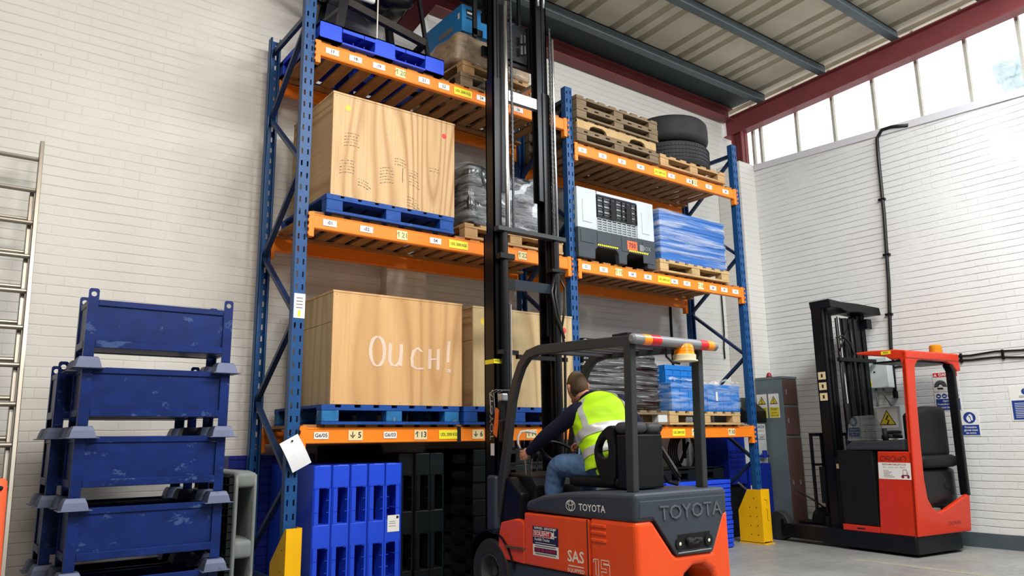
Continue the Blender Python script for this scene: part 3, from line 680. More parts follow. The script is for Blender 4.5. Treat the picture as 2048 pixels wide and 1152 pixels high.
for xa, xb, za in ((bx0+.03,bx0+.22,.16),(bx0+.26,bx0+.58,.17),(bx0+.61,bx0+.78,.14),(bx1-.2,bx1-.03,.05)): MB().box(xa,xb,by0-.006,by0,z0+za,z0+.288).build('base_rib', M['boxk'], b, bev=.003)
m = MB()
for cx in (5.385, 5.84):
    for k in range(11): m.poly([(-.012,-.009),(.006,-.009),(.014,.009),(-.004,.009)], (cx-.13+k*.027, by0-.006, z0+.158), FX, FZ, .002)
m.build('hazard_stripe', M['ylab'], b)
m = MB().plate((5.75,by0-.006,z0+.215), FX, FZ, .15, .1, .002, 0).text('750', .07, (5.75,by0-.006,z0+.215), FX, FZ, .0025, 1, .02); m.plate((5.89,by0-.006,z0+.21), FX, FZ, .06, .07, .002, 2)
m.text('BOX', .06, (5.97,by0-.006,z0+.21), FX, FZ, .0022, 2, .02)
m.build('load_plate', [M['cone'], M['ink'], M['lgrey']], b)
for xa, xb in ((bx0, bx0+.27), (bx1-.26, bx1)):
    s = MB().box(xa, xb, by0+.004, by0+.05, z0+.312, z0+.745).build('corner_panel', M['boxg'], g, bev=.008)
    MB().box(xa+.07, xb-.07, by0-.002, by0+.004, z0+.38, z0+.62).build('panel_rib', M['boxg'], s, bev=.003)
m = MB()
for k in range(9): m.box(bx0+.275+k*.072, bx0+.283+k*.072, by0+.012, by0+.02, z0+.315, z0+.46)
for k in range(6): m.box(bx0+.272, bx1-.262, by0+.012, by0+.018, z0+.32+k*.026, z0+.326+k*.026)
m.build('grid_panel', M['boxg'], g)
MB().box(bx0+.271, bx1-.261, by0+.03, by0+.045, z0+.312, z0+.70).build('inner_wall', plain('pale_inner', (150,156,160), .6), g)
m = MB(); fa, fb = bx0+.274, bx1-.264
for xx in (fa, fa+.09, fa+.2, fa+.27, fa+.36, fa+.43, fa+.5, fb-.012): m.box(xx, xx+.012, by0-.004, by0+.012, z0+.46, z0+.69)
for zz in (.46, .50, .56, .62, .68): m.box(fa, fb, by0-.003, by0+.012, z0+zz, z0+zz+.012)
m.box(fa+.21, fa+.27, by0-.002, by0+.012, z0+.47, z0+.67); m.box(fa+.44, fa+.5, by0-.002, by0+.012, z0+.47, z0+.67)
m.build('drop_gate', M['black2'], g)
MB().box(fa, fb, by0-.002, by0+.05, z0+.705, z0+.735).build('top_rail', plain('lilac_rail', (196,198,226), .5), g)
MB().box(bx0,bx0+.05,by0+.051,by1,z0+.312,z0+.74).box(bx1-.05,bx1,by0+.051,by1,z0+.312,z0+.74).box(bx0+.051,bx1-.051,by1-.05,by1,z0+.312,z0+.74).build('side_wall', M['boxg'], g)
pJ = wood_pallet('wooden_pallet', 'clean timber pallet under the blue film wrapped stack on the middle shelf', 1.21, .9, .142, M['pale'], 'plain timber pallets', 8); P(pJ, 6.18, YP, L2)
zz = L2+.143
for k in range(4):
    t = thing('tote_box', 'blue crate in the film wrapped stack, %s' % ['at the bottom on the pale pallet', 'second layer from the bottom', 'third layer from the bottom', 'topmost layer'][k], 'tote box', (6.8,5.9,zz+k*.147), group='blue crates wrapped in film')
    m = MB().box(6.245,7.385,5.49,6.3,zz+k*.147,zz+k*.147+.14); m.build('shell', M['bstk'], t, bev=.006)
    MB().box(6.24,7.39,5.484,6.306,zz+k*.147+.11,zz+k*.147+.144).build('rim', M['bstk'], t)
tag(MB().lump(6.228,7.402,5.474,6.318,zz,zz+.6,(30,18,16),.02,.012,7,31,stretch=(1,1,3)).build('stretch_film', M['filmv'], smooth=True, at=(6.8,5.9,zz)), 'stretch film with painted-in sheen wound round the blue stack on the middle shelf', 'film')  # pale streaks put the clear film's broad highlights into its colour
# bottom shelf, right bay
pK = wood_pallet('wooden_pallet', 'black and white pallet under the black shrink wrapped load', 1.2, .9, .145, M['old'], 'plain timber pallets', 8, mat('white_painted_block', (206,210,208), .7, var=.12)); P(pK, 4.97, YP, L1)
g = thing('wrapped_load', 'glossy black shrink wrapped load on the bottom shelf behind the driver', 'wrapped load', (5.55,5.9,L1+.146))
def sh3(w):
    k = min(1, max(0, (w.z-1.47)/.72)); return Vector((5.56+(w.x-5.56)*(1.03-.07*k-.05*math.sin(k*6)**2), 5.9+(w.y-5.9)*(1-.03*k), w.z))
MB().lump(5.0,6.12,5.47,6.3,L1+.146,2.18,(44,26,60),.05,.022,4.2,77,shape=sh3,stretch=(.35,.5,6)).build('black_wrap', M['bwrap'], g, smooth=True)
MB().lump(4.99,6.13,5.46,6.31,L1+.147,2.19,(44,26,60),.05,.022,4.2,77,shape=sh3,stretch=(.35,.5,6)).build('stretch_wrap_sheen', film('painted_wrap_glints', (1.1,1.1,26), .0, .5, (225,228,230), 2.2, .54, .64), g, smooth=True)  # second shell added over the wrap; its pale streaks paint in highlights
dup(pJ, (6.2, YP, L1), label='clean timber pallet under the bright blue totes on the bottom shelf')
z1 = L1+.143
def tote(label, x, y, z, w, d, h, ribs):
    t = thing('tote_box', label, 'tote box', (x+w/2,y+d/2,z), group='bright blue totes on the bottom shelf')
    s = MB().box(x,x+w,y,y+.02,z,z+h).box(x,x+.02,y+.0205,y+d,z,z+h).box(x+w-.02,x+w,y+.0205,y+d,z,z+h).box(x+.0205,x+w-.0205,y+d-.02,y+d,z,z+h).box(x+.0205,x+w-.0205,y+.0205,y+d-.0205,z,z+.02).build('shell', M['btote'], t, bev=.004)
    m = MB().box(x-.008,x+w+.008,y-.008,y+.002,z+h-.05,z+h)
    for k in range(ribs+1): m.box(x+k*(w-.012)/ribs, x+k*(w-.012)/ribs+.012, y-.007, y+.002, z, z+h)
    m.box(x,x+w,y-.006,y+.001,z+h*.42,z+h*.42+.012); m.build('rib', M['btote'], s)
    return t
tote('bright blue tote at the left front of the bottom shelf pallet', 6.265, 5.475, z1, .58, .78, .3, 4)
t = tote('bright blue tote at the right end of the bottom shelf pallet', 6.862, 5.475, z1, .57, .78, .3, 4)
MB().plate((7.02,5.466,z1+.17), FX, FZ, .03, .1, .002).build('paper_tag', M['wht'], t)
tote('single bright blue tote stacked on top of the left one', 6.28, 5.56, z1+.302, .52, .6, .2, 4)
tag(MB().lump(6.25,7.445,5.45,6.3,z1+.012,z1+.315,(26,18,8),.02,.012,6,41).build('stretch_film', M['film'], smooth=True, at=(6.85,5.9,z1)), 'clear film wound round the two lower bright blue totes', 'film')
m = MB(); vs = []
for j in range(9):
    for i in range(25):
        u, v = i/24, j/8; vs.append((6.3+1.12*u, 5.452+.1*v, z1+.316+.05*noise.noise(Vector((u*7,v*2,3)))+.03*v+ .02*math.sin(u*9)))
m.add(vs, [(j*25+i,j*25+i+1,(j+1)*25+i+1,(j+1)*25+i) for j in range(8) for i in range(24)])
tag(m.build('loose_film', M['haze'], smooth=True, at=(6.85,5.5,z1+.32)), 'crumpled loose film lying along the top of the lower blue totes', 'film')
# ------------------------------------------------------------------ counterbalance forklift
X0, X1, Y0 = 3.445, 4.325, 3.34
XC = (X0+X1)/2
fl = thing('forklift', 'orange and dark grey electric counterbalance forklift with its mast raised to the racking', 'forklift', (XC, 4.1, 0))
# chassis and orange body
rear = [(X0,.14),(3.80,.14),(3.86,.35),(3.95,.40),(4.06,.40),(4.14,.35),(4.2,.14),(X1,.14),(X1,.73),(4.275,.70),(4.15,.472),(3.78,.476),(3.60,.69),(3.575,.70),(X0,.70)]
MB().prism([(a,b) for a,b in rear], Y0, Y0+.42, 'y').build('rear_body', M['tor'], fl, bev=.03, seg=3)
MB().box(X0, X1, Y0+.4205, 4.44, .335, .688).build('battery_panel', M['tor'], fl, bev=.012)
MB().box(X0+.012, X1-.012, Y0+.43, 4.75, .12, .334).build('chassis', M['grey'], fl, bev=.02)
MB().box(3.62,4.26,Y0+.05,Y0+.4,.46,.70).build('counterweight_core', M['grey'], fl)
# seams, louvres
m = MB().box(X0-.002,X0+.002,3.772,3.78,.335,.684); m.build('panel_seam', M['dark'], fl)
m = MB()
for zz in (.655,.612,.565): m.lump(X0-.008,X0+.004,3.60,3.745,zz-.012,zz+.012,(2,8,4),.006,0)
m.build('louvre', M['tor'], fl, smooth=True)
# grey hood and counterweight
hood = [(4.43,.702),(4.42,.765),(4.25,.812),(4.0,.846),(3.72,.862),(Y0+.0,.868),(Y0,.69),(3.77,.689)]
h = MB().prism(hood, X0, X1, 'x').build('hood', M['grey'], fl, bev=.03, seg=3)
MB().prism([(3.585,.72),(3.615,.69),(3.792,.475),(4.135,.467),(4.262,.69),(4.30,.74),(4.305,.82),(3.48,.82),(3.47,.72)], Y0-.006, Y0+.05, 'y').build('rear_panel', M['grey'], h, bev=.006)
MB().prism([(3.80,.60),(4.12,.60),(4.10,.50),(3.82,.505)], Y0-.0065, Y0-.004, 'y').build('lamp_recess', M['black2'], h)
for lx in (3.815, 4.095):
    l = MB().lathe([(0,-.014),(.022,-.01),(.028,0),(.03,.01)], (lx,Y0-.004,.545), 'y', 20).build('lamp_lens', plain('clear_lens', (220,216,200), .2), h)
    MB().lathe([(.03,-.012),(.038,-.012),(.038,.01),(.03,.01)], (lx,Y0-.004,.545), 'y', 20).build('bezel', M['black'], l)
MB().lump(3.88,4.02,Y0-.03,Y0,.525,.575,(8,3,4),.02,.015,30,5).build('connector', M['black2'], h); MB().box(3.80,4.12,Y0-.01,Y0-.004,.487,.493).build('sill_strip', M['chrome'], h)
m = MB().text('TOYOTA', .125, (3.945,Y0-.0075,.735), FX, FZ, .0, 0, 0, fit=.6)
e = m.build('embossed_lettering', mat('raised_grey', (84,90,96), .35), h); s_ = e.modifiers.new('relief', 'SOLIDIFY'); s_.thickness = .006; s_.offset = 1
m = MB().text('TOYOTA', .062, (X0-.001,3.725,.758), LX, FZ, .002, 0, .012, fit=.25); E2 = [(.045*math.cos(t), .029*math.sin(t)) for t in [2*math.pi*k/28 for k in range(29)]]
o_ = (X0-.001,3.93,.765)
m.ribbon([(a,b*1.15) for a,b in E2], .0055, o_, LX, FZ, .002); m.ribbon([(a*.40,b*1.05) for a,b in E2], .005, o_, LX, FZ, .002); m.ribbon([(a*.72,b*.45+.015) for a,b in E2], .005, o_, LX, FZ, .002)
m.build('logo_lettering', M['wht'], h)
# stickers on the battery panel
m = MB(); c = (X0, 4.205, .507); m.plate(c, LX, FZ, .275, .195, .001, 0); m.plate((X0,4.205,.545), LX, FZ, .275, .12, .0015, 1)
m.text('SUPPLIED - SERVICED BY', .02, (X0,4.205,.593), LX, FZ, .002, 0, .03, fit=.24); m.plate((X0,4.235,.556), LX, FZ, .2, .044, .002, 0); m.plate((X0,4.235,.556), LX, FZ, .192, .037, .0024, 2)
m.text('SOLENT', .036, (X0,4.24,.556), LX, FZ, .0028, 0, .03, fit=.165); m.text('Forklift Trucks', .026, (X0,4.24,.518), LX, FZ, .002, 0, .02, fit=.16); m.plate((X0,4.205,.495), LX, FZ, .22, .004, .002, 0)
for (a, b, w_, h_) in ((4.125,.558,.02,.03),(4.112,.565,.004,.07),(4.10,.548,.03,.006),(4.13,.54,.035,.012)): m.plate((X0,a,b), LX, FZ, w_, h_, .003, 0)
m.plate((X0,4.205,.448), LX, FZ, .24, .03, .002, 1); m.text('023 80 614545', .024, (X0,4.205,.448), LX, FZ, .0025, 2, .03, fit=.22)
m.plate((X0,4.205,.474), LX, FZ, .22, .007, .002, 3); m.plate((X0,4.205,.423), LX, FZ, .22, .007, .002, 3)
m.build('dealer_sticker', [M['wht'], M['snavy'], M['sred'], M['ink2']], fl)
wt = plain('white_decal', (240,226,214), .5)
m = MB().text('SAS', .1, (X0,3.895,.44), LX, FZ, .0015, 0, .02, fit=.16).text('EQUIPPED', .032, (X0,3.895,.355), LX, FZ, .0015, 0, .01, fit=.16); m.plate((X0,3.895,.383), LX, FZ, .15, .006, .0015, 0)
m.build('decal', wt, fl)
m = MB()
m.ribbon([(-.075,.03),(-.05,.045),(-.05,-.045),(-.025,-.045),(-.025,.05),(-.06,.05),(-.075,.04)], .006, (X0,3.655,.40), LX, FZ, .0015)
m.ribbon([(.07,.05),(0,.05),(0,.0),(.045,.0),(.045,-.02),(0,-.02),(0,-.045),(.075,-.045),(.075,.025),(.02,.025),(.02,.03),(.07,.03),(.07,.05)], .006, (X0,3.655,.40), LX, FZ, .0015)
m.build('decal', wt, fl)
# step, front side piece, fender and floor
MB().prism([(4.441,.335),(4.441,.60),(4.47,.63),(4.55,.635),(4.72,.60),(4.755,.50),(4.755,.345)], X0, X0+.05, 'x').build('side_piece', M['tor'], fl, bev=.008)
MB().prism([(4.441,.335),(4.441,.60),(4.72,.60),(4.755,.50),(4.755,.345)], X1-.05, X1, 'x').build('side_piece', M['tor'], fl, bev=.008)
MB().box(X0-.012, X0+.05, 4.442, 4.66, .43, .445).build('step_plate', mat('scuffed_step', (96,72,58), .8, var=.4, vs=60), fl)
MB().box(X0+.051, X1-.051, 4.442, 4.9, .50, .53).build('floor_plate', M['tread'], fl)
for xa, xb in ((X0-.01,X0+.16),(X1-.16,X1+.01)):
    arc = [(4.86+.30*math.cos(R(t)), .235+.30*math.sin(R(t))) for t in range(10,171,16)]
    m = MB().path([((xa+xb)/2,a,b) for a,b in arc], .012, xb-xa, (1,0,0)); m.build('mudguard', M['black'], fl)
def wheel(x0, x1, y, z, r, name='front_wheel'):
    w = x1-x0; pr = [(r*.5,.04*w),(r*.6,.0),(r*.72,.012*w),(r*.93,0),(r,.12*w),(r,.88*w),(r*.93,w),(r*.62,w),(r*.5,.98*w),(r*.5,.04*w)]
    t = MB().lathe(pr, (x0,y,z), 'x', 40).build(name, M['rubber'], fl)
    m = MB().lathe([(0,.3*w),(r*.14,.28*w),(r*.16,.4*w),(r*.42,.42*w),(r*.5,.02*w),(r*.53,.03*w),(r*.50,.9*w),(r*.3,.6*w),(0,.6*w)], (x0,y,z), 'x', 28); 
    for k in range(6): m.cyl((x0+.36*w,y+r*.3*math.cos(k*1.047),z+r*.3*math.sin(k*1.047)),(x0+.44*w,y+r*.3*math.cos(k*1.047),z+r*.3*math.sin(k*1.047)),.012,6)
    m.build('hub', mat('worn_wheel_paint', (74,74,74), .6, var=.25) if 'worn_wheel_paint' not in bpy.data.materials else bpy.data.materials['worn_wheel_paint'], t)
wheel(X0-.005, X0+.155, 4.86, .236, .236); wheel(X1-.155, X1+.005, 4.86, .236, .236)
wheel(3.9, 3.99, 3.66, .19, .19, 'rear_wheel'); wheel(4.02, 4.11, 3.66, .19, .19, 'rear_wheel')
# overhead guard
gl = [(3.47,.866),(3.445,1.2),(3.42,1.76)]
for x in (X0+.10, X1-.115):
    MB().path([(x,3.452,.866),(x,3.44,1.3),(x,3.425,1.80)], .066, .05, (1,0,0)).build('rear_post', M['guard'], fl, bev=.006)
    MB().path([(x,3.40,1.815),(x,3.9,1.838),(x,4.34,1.852),(x,4.47,1.83),(x,4.56,1.755),(x,4.63,1.64),(x,4.685,1.5),(x,4.77,1.12),(x,4.85,.80),(x,4.925,.50)], .07, .048, (1,0,0)).build('front_pillar', M['guard'], fl, bev=.006)
xa, xb = X0+.10, X1-.115
MB().bar((xa,3.40,1.815),(xb,3.40,1.815), .06, .06).build('rear_cross_member', M['guard'], fl, bev=.005); MB().bar((xa,4.36,1.85),(xb,4.36,1.85), .06, .04).build('front_cross_member', M['guard'], fl, bev=.005)
for k in range(6):
    y = 3.55 + k*.14; MB().bar((xa+.02,y,1.832+.004*k),(xb-.02,y,1.832+.004*k), .05, .014).build('roof_bar', M['guard'], fl)
MB().box(xa+.02,xa+.14,3.46,3.6,1.845,1.88).build('roof_bracket', M['black'], fl)
lb = MB().tube([(3.49,3.355,1.822),(3.502,3.355,1.822),(4.322,3.355,1.822),(4.336,3.355,1.822)], [.02,.034,.034,.02], 20).build('light_bar', M['lgrey'], fl, smooth=False)
for a, b, mt, nm in ((3.585,3.655,M['amber'],'amber_lens'),(3.656,3.745,M['rlens'],'red_lens'),(4.145,4.22,M['rlens'],'red_lens'),(4.221,4.285,M['amber'],'amber_lens')): MB().tube([(a,3.355,1.822),(b,3.355,1.822)], .0355, 20).build(nm, mt, lb)
b = MB().lathe([(.0,.118),(.045,.117),(.058,.11),(.062,.098),(.065,.09),(.064,.086),(.067,.07),(.066,.066),(.069,.05),(.075,.045),(.075,.0)], (4.0,3.36,1.70), 'z', 28).build('beacon', M['amber'], fl)
MB().lathe([(.075,.0),(.078,.042),(.076,.044)], (4.0,3.36,1.70), 'z', 28).lathe([(0,-.002),(.088,0),(.088,.008),(.078,.01)], (4.0,3.36,1.70), 'z', 28).build('beacon_base', M['bcream'], b)
MB().tube([(3.86,3.4,1.79),(3.865,3.4,1.73),(3.9,3.38,1.69),(3.96,3.37,1.685)], .008, 8).build('beacon_cable', M['hose'], fl)
MB().box(3.985,4.015,3.36,3.46,1.71,1.79).build('beacon_bracket', M['black'], fl)
# seat and rear hip box
st = MB().lump(3.66,4.12,3.70,4.2,.868,.945,(10,10,5),.03,0).build('seat', M['black2'], fl, smooth=True)
bp = [(3.72,.89),(3.70,1.1),(3.71,1.28),(3.75,1.287),(3.80,1.262),(3.85,1.222),(3.885,1.175),(3.905,1.12),(3.902,1.07),(3.885,1.01),(3.86,.96),(3.83,.915),(3.80,.89)]
hole = [(3.765,1.085),(3.765,1.14),(3.775,1.19),(3.79,1.205),(3.815,1.20),(3.845,1.175),(3.865,1.14),(3.868,1.10),(3.85,1.075),(3.81,1.065),(3.78,1.068)]
m = MB()          # side bolster with an oval hole: outer and inner loops bridged
def ringplate(m, out, inn, xa, xb):
    N = 40
    def res(pl):
        c = Vector((sum(p[0] for p in inn)/len(inn), sum(p[1] for p in inn)/len(inn))); r = []
        for k in range(N):
            t = 2*math.pi*k/N; d = Vector((math.cos(t), math.sin(t))); best = 0
            for i in range(len(pl)):
                a, b_ = Vector(pl[i])-c, Vector(pl[(i+1)%len(pl)])-c; e_ = b_-a; den = d.x*e_.y-d.y*e_.x
                if abs(den) < 1e-9: continue
                s1 = (a.x*e_.y-a.y*e_.x)/den; u1 = (a.x*d.y-a.y*d.x)/den
                if s1 > 0 and -1e-6 <= u1 <= 1+1e-6: best = max(best, s1)
            r.append(c+d*best)
        return r
    A, B = res(out), res(inn); vs = []
    for x in (xa, xb):
        vs += [(x,p.x,p.y) for p in A] + [(x,p.x,p.y) for p in B]
    fs = []
    for k in range(N):
        j = (k+1)%N
        fs += [(k,j,N+j,N+k), (2*N+k,3*N+k,3*N+j,2*N+j), (k,2*N+k,2*N+j,j), (N+k,N+j,3*N+j,3*N+k)]
    m.add(vs, fs)
ringplate(m, bp, hole, 3.645, 3.70); m.build('side_bolster', M['black2'], st, bev=.008)
m = MB(); ringplate(m, bp, hole, 4.06, 4.115); m.build('side_bolster', M['black2'], st, bev=.008)
MB().lump(3.701,4.059,3.70,3.80,.945,1.28,(10,5,10),.03,0).build('backrest', M['black2'], st, smooth=True)
hb = MB().box(3.655,3.945,3.545,3.695,.872,1.225).build('rear_hip_box', M['black'], fl, bev=.012)
MB().lump(3.64,3.80,3.53,3.70,1.228,1.305,(8,6,5),.035,0).build('cushion', M['lgrey'] and mat('grey_black_vinyl', (62,64,68), .5), hb, smooth=True); MB().lump(3.801,3.955,3.53,3.70,1.228,1.298,(8,6,5),.035,0).build('cushion', bpy.data.materials['grey_black_vinyl'], hb, smooth=True)
m = MB()
for a in (3.675, 3.92): m.disc((a,3.53,1.262), FX, FZ, .012, .002)
m.build('cushion_stud', M['dark'], hb)
for pts in ([(3.97,3.6,1.13),(4.09,3.58,.96),(4.13,3.58,.91),(4.11,3.58,.885),(4.05,3.6,.90),(3.98,3.62,.98)],): MB().tube(pts, .012, 8).build('arm_rail', M['black'], fl)
MB().bar((3.972,3.583,1.14),(4.125,3.562,.935), .016, .016).build('arm_trim', M['chrome'], fl)
MB().box(3.97,4.03,3.62,3.68,.9,1.14).build('control_pod', M['black2'], fl, bev=.01)
# dash, levers, steering wheel, front column
MB().prism([(4.56,.72),(4.54,.86),(4.60,.925),(4.9,.945),(5.0,.90),(5.0,.55),(4.72,.55)], X0+.2, X1-.12, 'x').build('dashboard', M['black2'], fl, bev=.015)
MB().prism([(4.62,.53),(4.60,.80),(4.75,.92),(4.98,.90),(4.98,.53)], X0+.10, X0+.2, 'x').build('kick_panel', M['black'], fl, bev=.02)
MB().box(X0+.05,X0+.11,4.86,4.98,.50,.93).build('front_cowl', M['grey'], fl, bev=.02)
m = MB()
for dx in (0,.05,.1):
    if dx: m.tube([(3.69+dx,4.72,.93),(3.69+dx,4.70,1.06)], .006, 8)
    else: m.tube([(3.69,4.72,.93),(3.69,4.735,1.09)], .006, 8)
m.build('lever', M['chrome'], fl)
for dx in (0,.05,.1): MB().lump(3.69+dx-.014,3.69+dx+.014,4.70-.014 if dx else 4.72,4.70+.014 if dx else 4.75,1.055,1.10,(5,5,5),.014,0).build('lever_knob', M['black'], fl, smooth=True)
sw = [(3.87+.165*math.cos(t), 4.50+.135*math.sin(t), 1.06+.085*math.sin(t)) for t in [2*math.pi*k/32 for k in range(33)]]
sw = [(x_, y_+.02, z_+.035) for x_, y_, z_ in sw]; s_ = MB().tube(sw, .014, 8, cap=False).build('steering_wheel', M['black'], fl, smooth=True)
MB().tube([(3.87,4.50,1.06),(3.87,4.63,.90)], .025, 10).bar((3.72,4.5,1.06),(4.02,4.5,1.06), .03, .015).build('steering_column', M['black'], s_); MB().cyl((3.76,4.44,1.03),(3.76,4.42,1.075), .02, 10).build('steering_knob', M['black'], s_)
MB().tube([(3.985,4.46,1.065),(3.982,4.45,1.13)], .019, 10).build('steering_knob', M['chrome'], s_)
MB().tube([(3.72,4.83,1.13),(3.70,4.83,1.17),(3.70,4.83,1.22),(3.73,4.83,1.26),(3.78,4.83,1.265),(3.88,4.83,1.25)], .009, 8).build('grab_handle', M['wht'], fl, smooth=True)
# work lamp with wire guard and orange reflector on the left front pillar
l = MB().box(3.555,3.61,4.83,4.90,1.50,1.56).build('work_lamp', M['steel'], fl, bev=.01)
m = MB()
for k in range(3): m.tube([(3.535+.04*k,4.96,1.40),(3.53+.04*k,4.97,1.57),(3.54+.04*k,4.9,1.59),(3.55+.04*k,4.84,1.585)], .003, 6)
m.build('wire_guard', M['steel'], l); MB().box(3.56,3.60,4.86,4.9,1.36,1.497).build('lamp_bracket', M['black'], l)
MB().prism([(4.965,1.25),(4.925,1.22),(4.885,1.43),(4.925,1.45)], 3.555, 3.565, 'x').build('reflector', M['orl'], fl); MB().box(3.535,3.60,4.79,4.87,1.17,1.36).build('front_lamp', M['black'], fl, bev=.02)
# mast
YM = 4.98
def rail(m, x, s, z0, z1, w, d, y, mi=None):      # C section, open towards the middle (s = +1 opens to +X)
    t = .014
    m.box(min(x,x+s*t),max(x,x+s*t),y,y+d,z0,z1,mi); m.box(min(x,x+s*w),max(x,x+s*w),y,y+t,z0,z1,mi); m.box(min(x,x+s*w),max(x,x+s*w),y+d-t,y+d,z0,z1,mi)
xl, xr = 3.60, 4.285
ms = []
for x, s in ((xl,1),(xr,-1)):
    m = MB(); rail(m, x, s, .10, 2.93, .085, .15, YM+.01); ms.append(m.build('outer_rail', M['black'], fl))
for x, s in ((xl+.018,1),(xr-.018,-1)):
    m = MB(); rail(m, x, s, 2.08 if s < 0 else 2.2, 4.35, .08, .115, YM+.028); m.build('middle_rail', M['black'], fl)
for x, s in ((xl+.03,1),(xr-.03,-1)):
    m = MB(); rail(m, x, s, 3.3, 5.40, .12, .09, YM+.04); m.box(min(x+s*.045,x+s*.06),max(x+s*.045,x+s*.06),YM+.032,YM+.04,3.3,5.4); m.build('inner_rail', M['black'], fl)
MB().box(xl-.01, xr+.05, YM-.075, YM-.005, 2.92, 2.96).build('top_tie', M['guard'], fl, bev=.004)
for (a, b, z, h) in ((xl+.01,xl+.16,2.68,.05),(xr-.12,xr+.04,2.63,.03)): MB().box(a, b, YM-.075, YM-.0, z, z+h).build('cylinder_clamp', M['black'], fl, bev=.006)
for (z, h) in ((2.44,.085),): MB().box(xl+.13, xr-.09, YM-.03, YM-.002, z, z+h).build('cross_tie', M['grey'] and mat('navy_black_paint', (26,34,46), .4), fl)
MB().box(xl+.085,xl+.17,YM-.055,YM-.004,2.42,2.52).build('cross_tie', M['black'], fl)
MB().box(xl+.01, xl+.2, YM-.05, YM-.0, 1.885, 1.92).build('cross_tie', M['black'], fl); MB().box(xl+.2005, xr+.06, YM-.04, YM-.005, 1.855, 1.89).build('cross_tie', M['black'], fl)
MB().box(xl+.11, xr-.1, YM+.05, YM+.10, 4.18, 4.28).build('cross_tie', M['steel'], fl); MB().box(xl+.03, xr-.03, YM+.03, YM+.13, 5.36, 5.43).build('cross_tie', M['black'], fl); MB().box(xl+.11, xr-.11, YM+.06, YM+.12, .35, .5).build('cross_tie', M['black'], fl)
for x in (xl+.075, xr-.045):
    c = MB().cyl((x,YM-.03,.3),(x,YM-.03,2.92), .034, 14).build('lift_cylinder', M['black'], fl, smooth=False)
MB().cyl((xl+.135,YM-.01,2.96),(xl+.135,YM-.01,5.1), .021, 14).build('chrome_rod', M['chrome'], fl); MB().cyl((xl+.115,YM-.05,1.35),(xl+.115,YM-.05,2.3), .013, 10).build('chrome_rod', M['chrome'], fl); MB().cyl((xr-.004,YM-.015,2.96),(xr-.004,YM-.015,4.9), .013, 10).build('chrome_rod', M['chrome'], fl)
for x, z0, z1 in ((xl+.20,2.96,5.35),(xr-.03,2.9,5.0)):
    m = MB(); z = z0; k = 0
    while z < z1:
        a = .011 if k % 2 else .008; m.box(x-a, x+a, YM-.012, YM-.0, z, z+.021); z += .022; k += 1
    m.build('lift_chain', mat('oily_chain', (60,62,64), .4, .6) if 'oily_chain' not in bpy.data.materials else bpy.data.materials['oily_chain'], fl)
for k, (pts, r) in enumerate((([(xr-.06,YM-.03,2.62),(xr-.13,YM-.07,2.45),(xr-.10,YM-.08,2.25),(xr-.02,YM-.07,2.1),(xr+.02,YM-.05,1.95),(xr+.02,YM-.04,1.6),(xr+.02,YM-.03,1.2),(xr-.02,YM-.03,.8)],.012),([(xr-.02,YM-.03,2.62),(xr+.03,YM-.06,2.5),(xr+.02,YM-.06,2.3),(xr-.03,YM-.06,2.1)],.01),([(xr-.04,YM-.03,2.62),(xr-.09,YM-.07,2.42),(xr-.06,YM-.08,2.22),(xr+.0,YM-.07,2.05)],.01))): MB().tube(pts, r, 8).build('hydraulic_hose', M['hose'], fl, smooth=True)
MB().cyl((xr-.2,YM+.07,5.44),(xr-.08,YM+.07,5.44), .055, 18).build('pulley', M['black2'], fl); MB().tube([(xr-.16,YM-.01,5.2),(xr-.17,YM-.02,5.28),(xr-.13,YM-.02,5.33),(xr-.1,YM-.02,5.28),(xr-.1,YM-.01,5.2)], .012, 8).build('top_hook', M['steel'], fl, smooth=True)
m = MB().text('TOYOTA', .062, (xl-.0015,YM+.062,1.40), FZ, (0,1,0), .0, 0, .014, fit=.40); m.build('mast_lettering', M['wht'], ms[0])
m = MB().text('TOYOTA', .062, (xl-.002,YM+.062,1.40), FZ, (0,1,0), .0, 0, -.014, fit=.385); m.build('mast_lettering', M['ink'], ms[0])
MB().plate((xl-.0005,YM+.055,1.125), LX, FZ, .05, .095, .001).build('sticker', M['wht'], ms[0])
m = MB().plate((xl+.025,YM+.0095,1.83), FX, FZ, .075, .036, .001, 0).text('F1529', .024, (xl+.025,YM+.0085,1.83), FX, FZ, .0005, 1, .02); m.plate((xl-.0005,YM+.09,1.83), LX, FZ, .12, .036, .001, 0)
m.build('fleet_label', [M['ylab'], M['ink']], ms[0])
# carriage with forks in the top pallet
cr = MB().box(3.62,4.30,5.16,5.19,4.96,5.05).box(3.62,4.30,5.16,5.19,4.62,4.72).box(3.72,3.76,5.13,5.16,4.62,5.05).box(4.12,4.16,5.13,5.16,4.62,5.05).box(3.77,4.11,5.135,5.158,4.66,4.99).build('fork_carriage', M['black'], fl)
for x in (3.645, 3.85, 4.05, 4.245): MB().box(x-.015,x+.015,5.16,5.185,5.051,5.72).build('load_backrest_bar', M['black'], cr)
MB().box(3.50,4.27,5.15,5.20,5.7,5.75).build('load_backrest_bar', M['black'], cr); MB().box(3.52,3.56,5.16,5.185,4.78,5.70).build('load_backrest_bar', M['black'], cr); MB().box(3.52,3.62,5.16,5.185,4.80,4.86).build('load_backrest_bar', M['black'], cr)
for x in (3.86, 4.26): MB().box(x-.034,x+.034,5.191,5.225,4.50,5.0).box(x-.034,x+.034,5.225,5.95,4.50,4.535).build('fork', M['steel'], cr, bev=.004)
MB().box(3.7,3.86,5.08,5.13,4.80,4.95).lump(3.7,3.85,5.02,5.12,4.98,5.2,(6,5,6),.03,.03,9,6).build('side_shift_valve', M['black2'], cr)
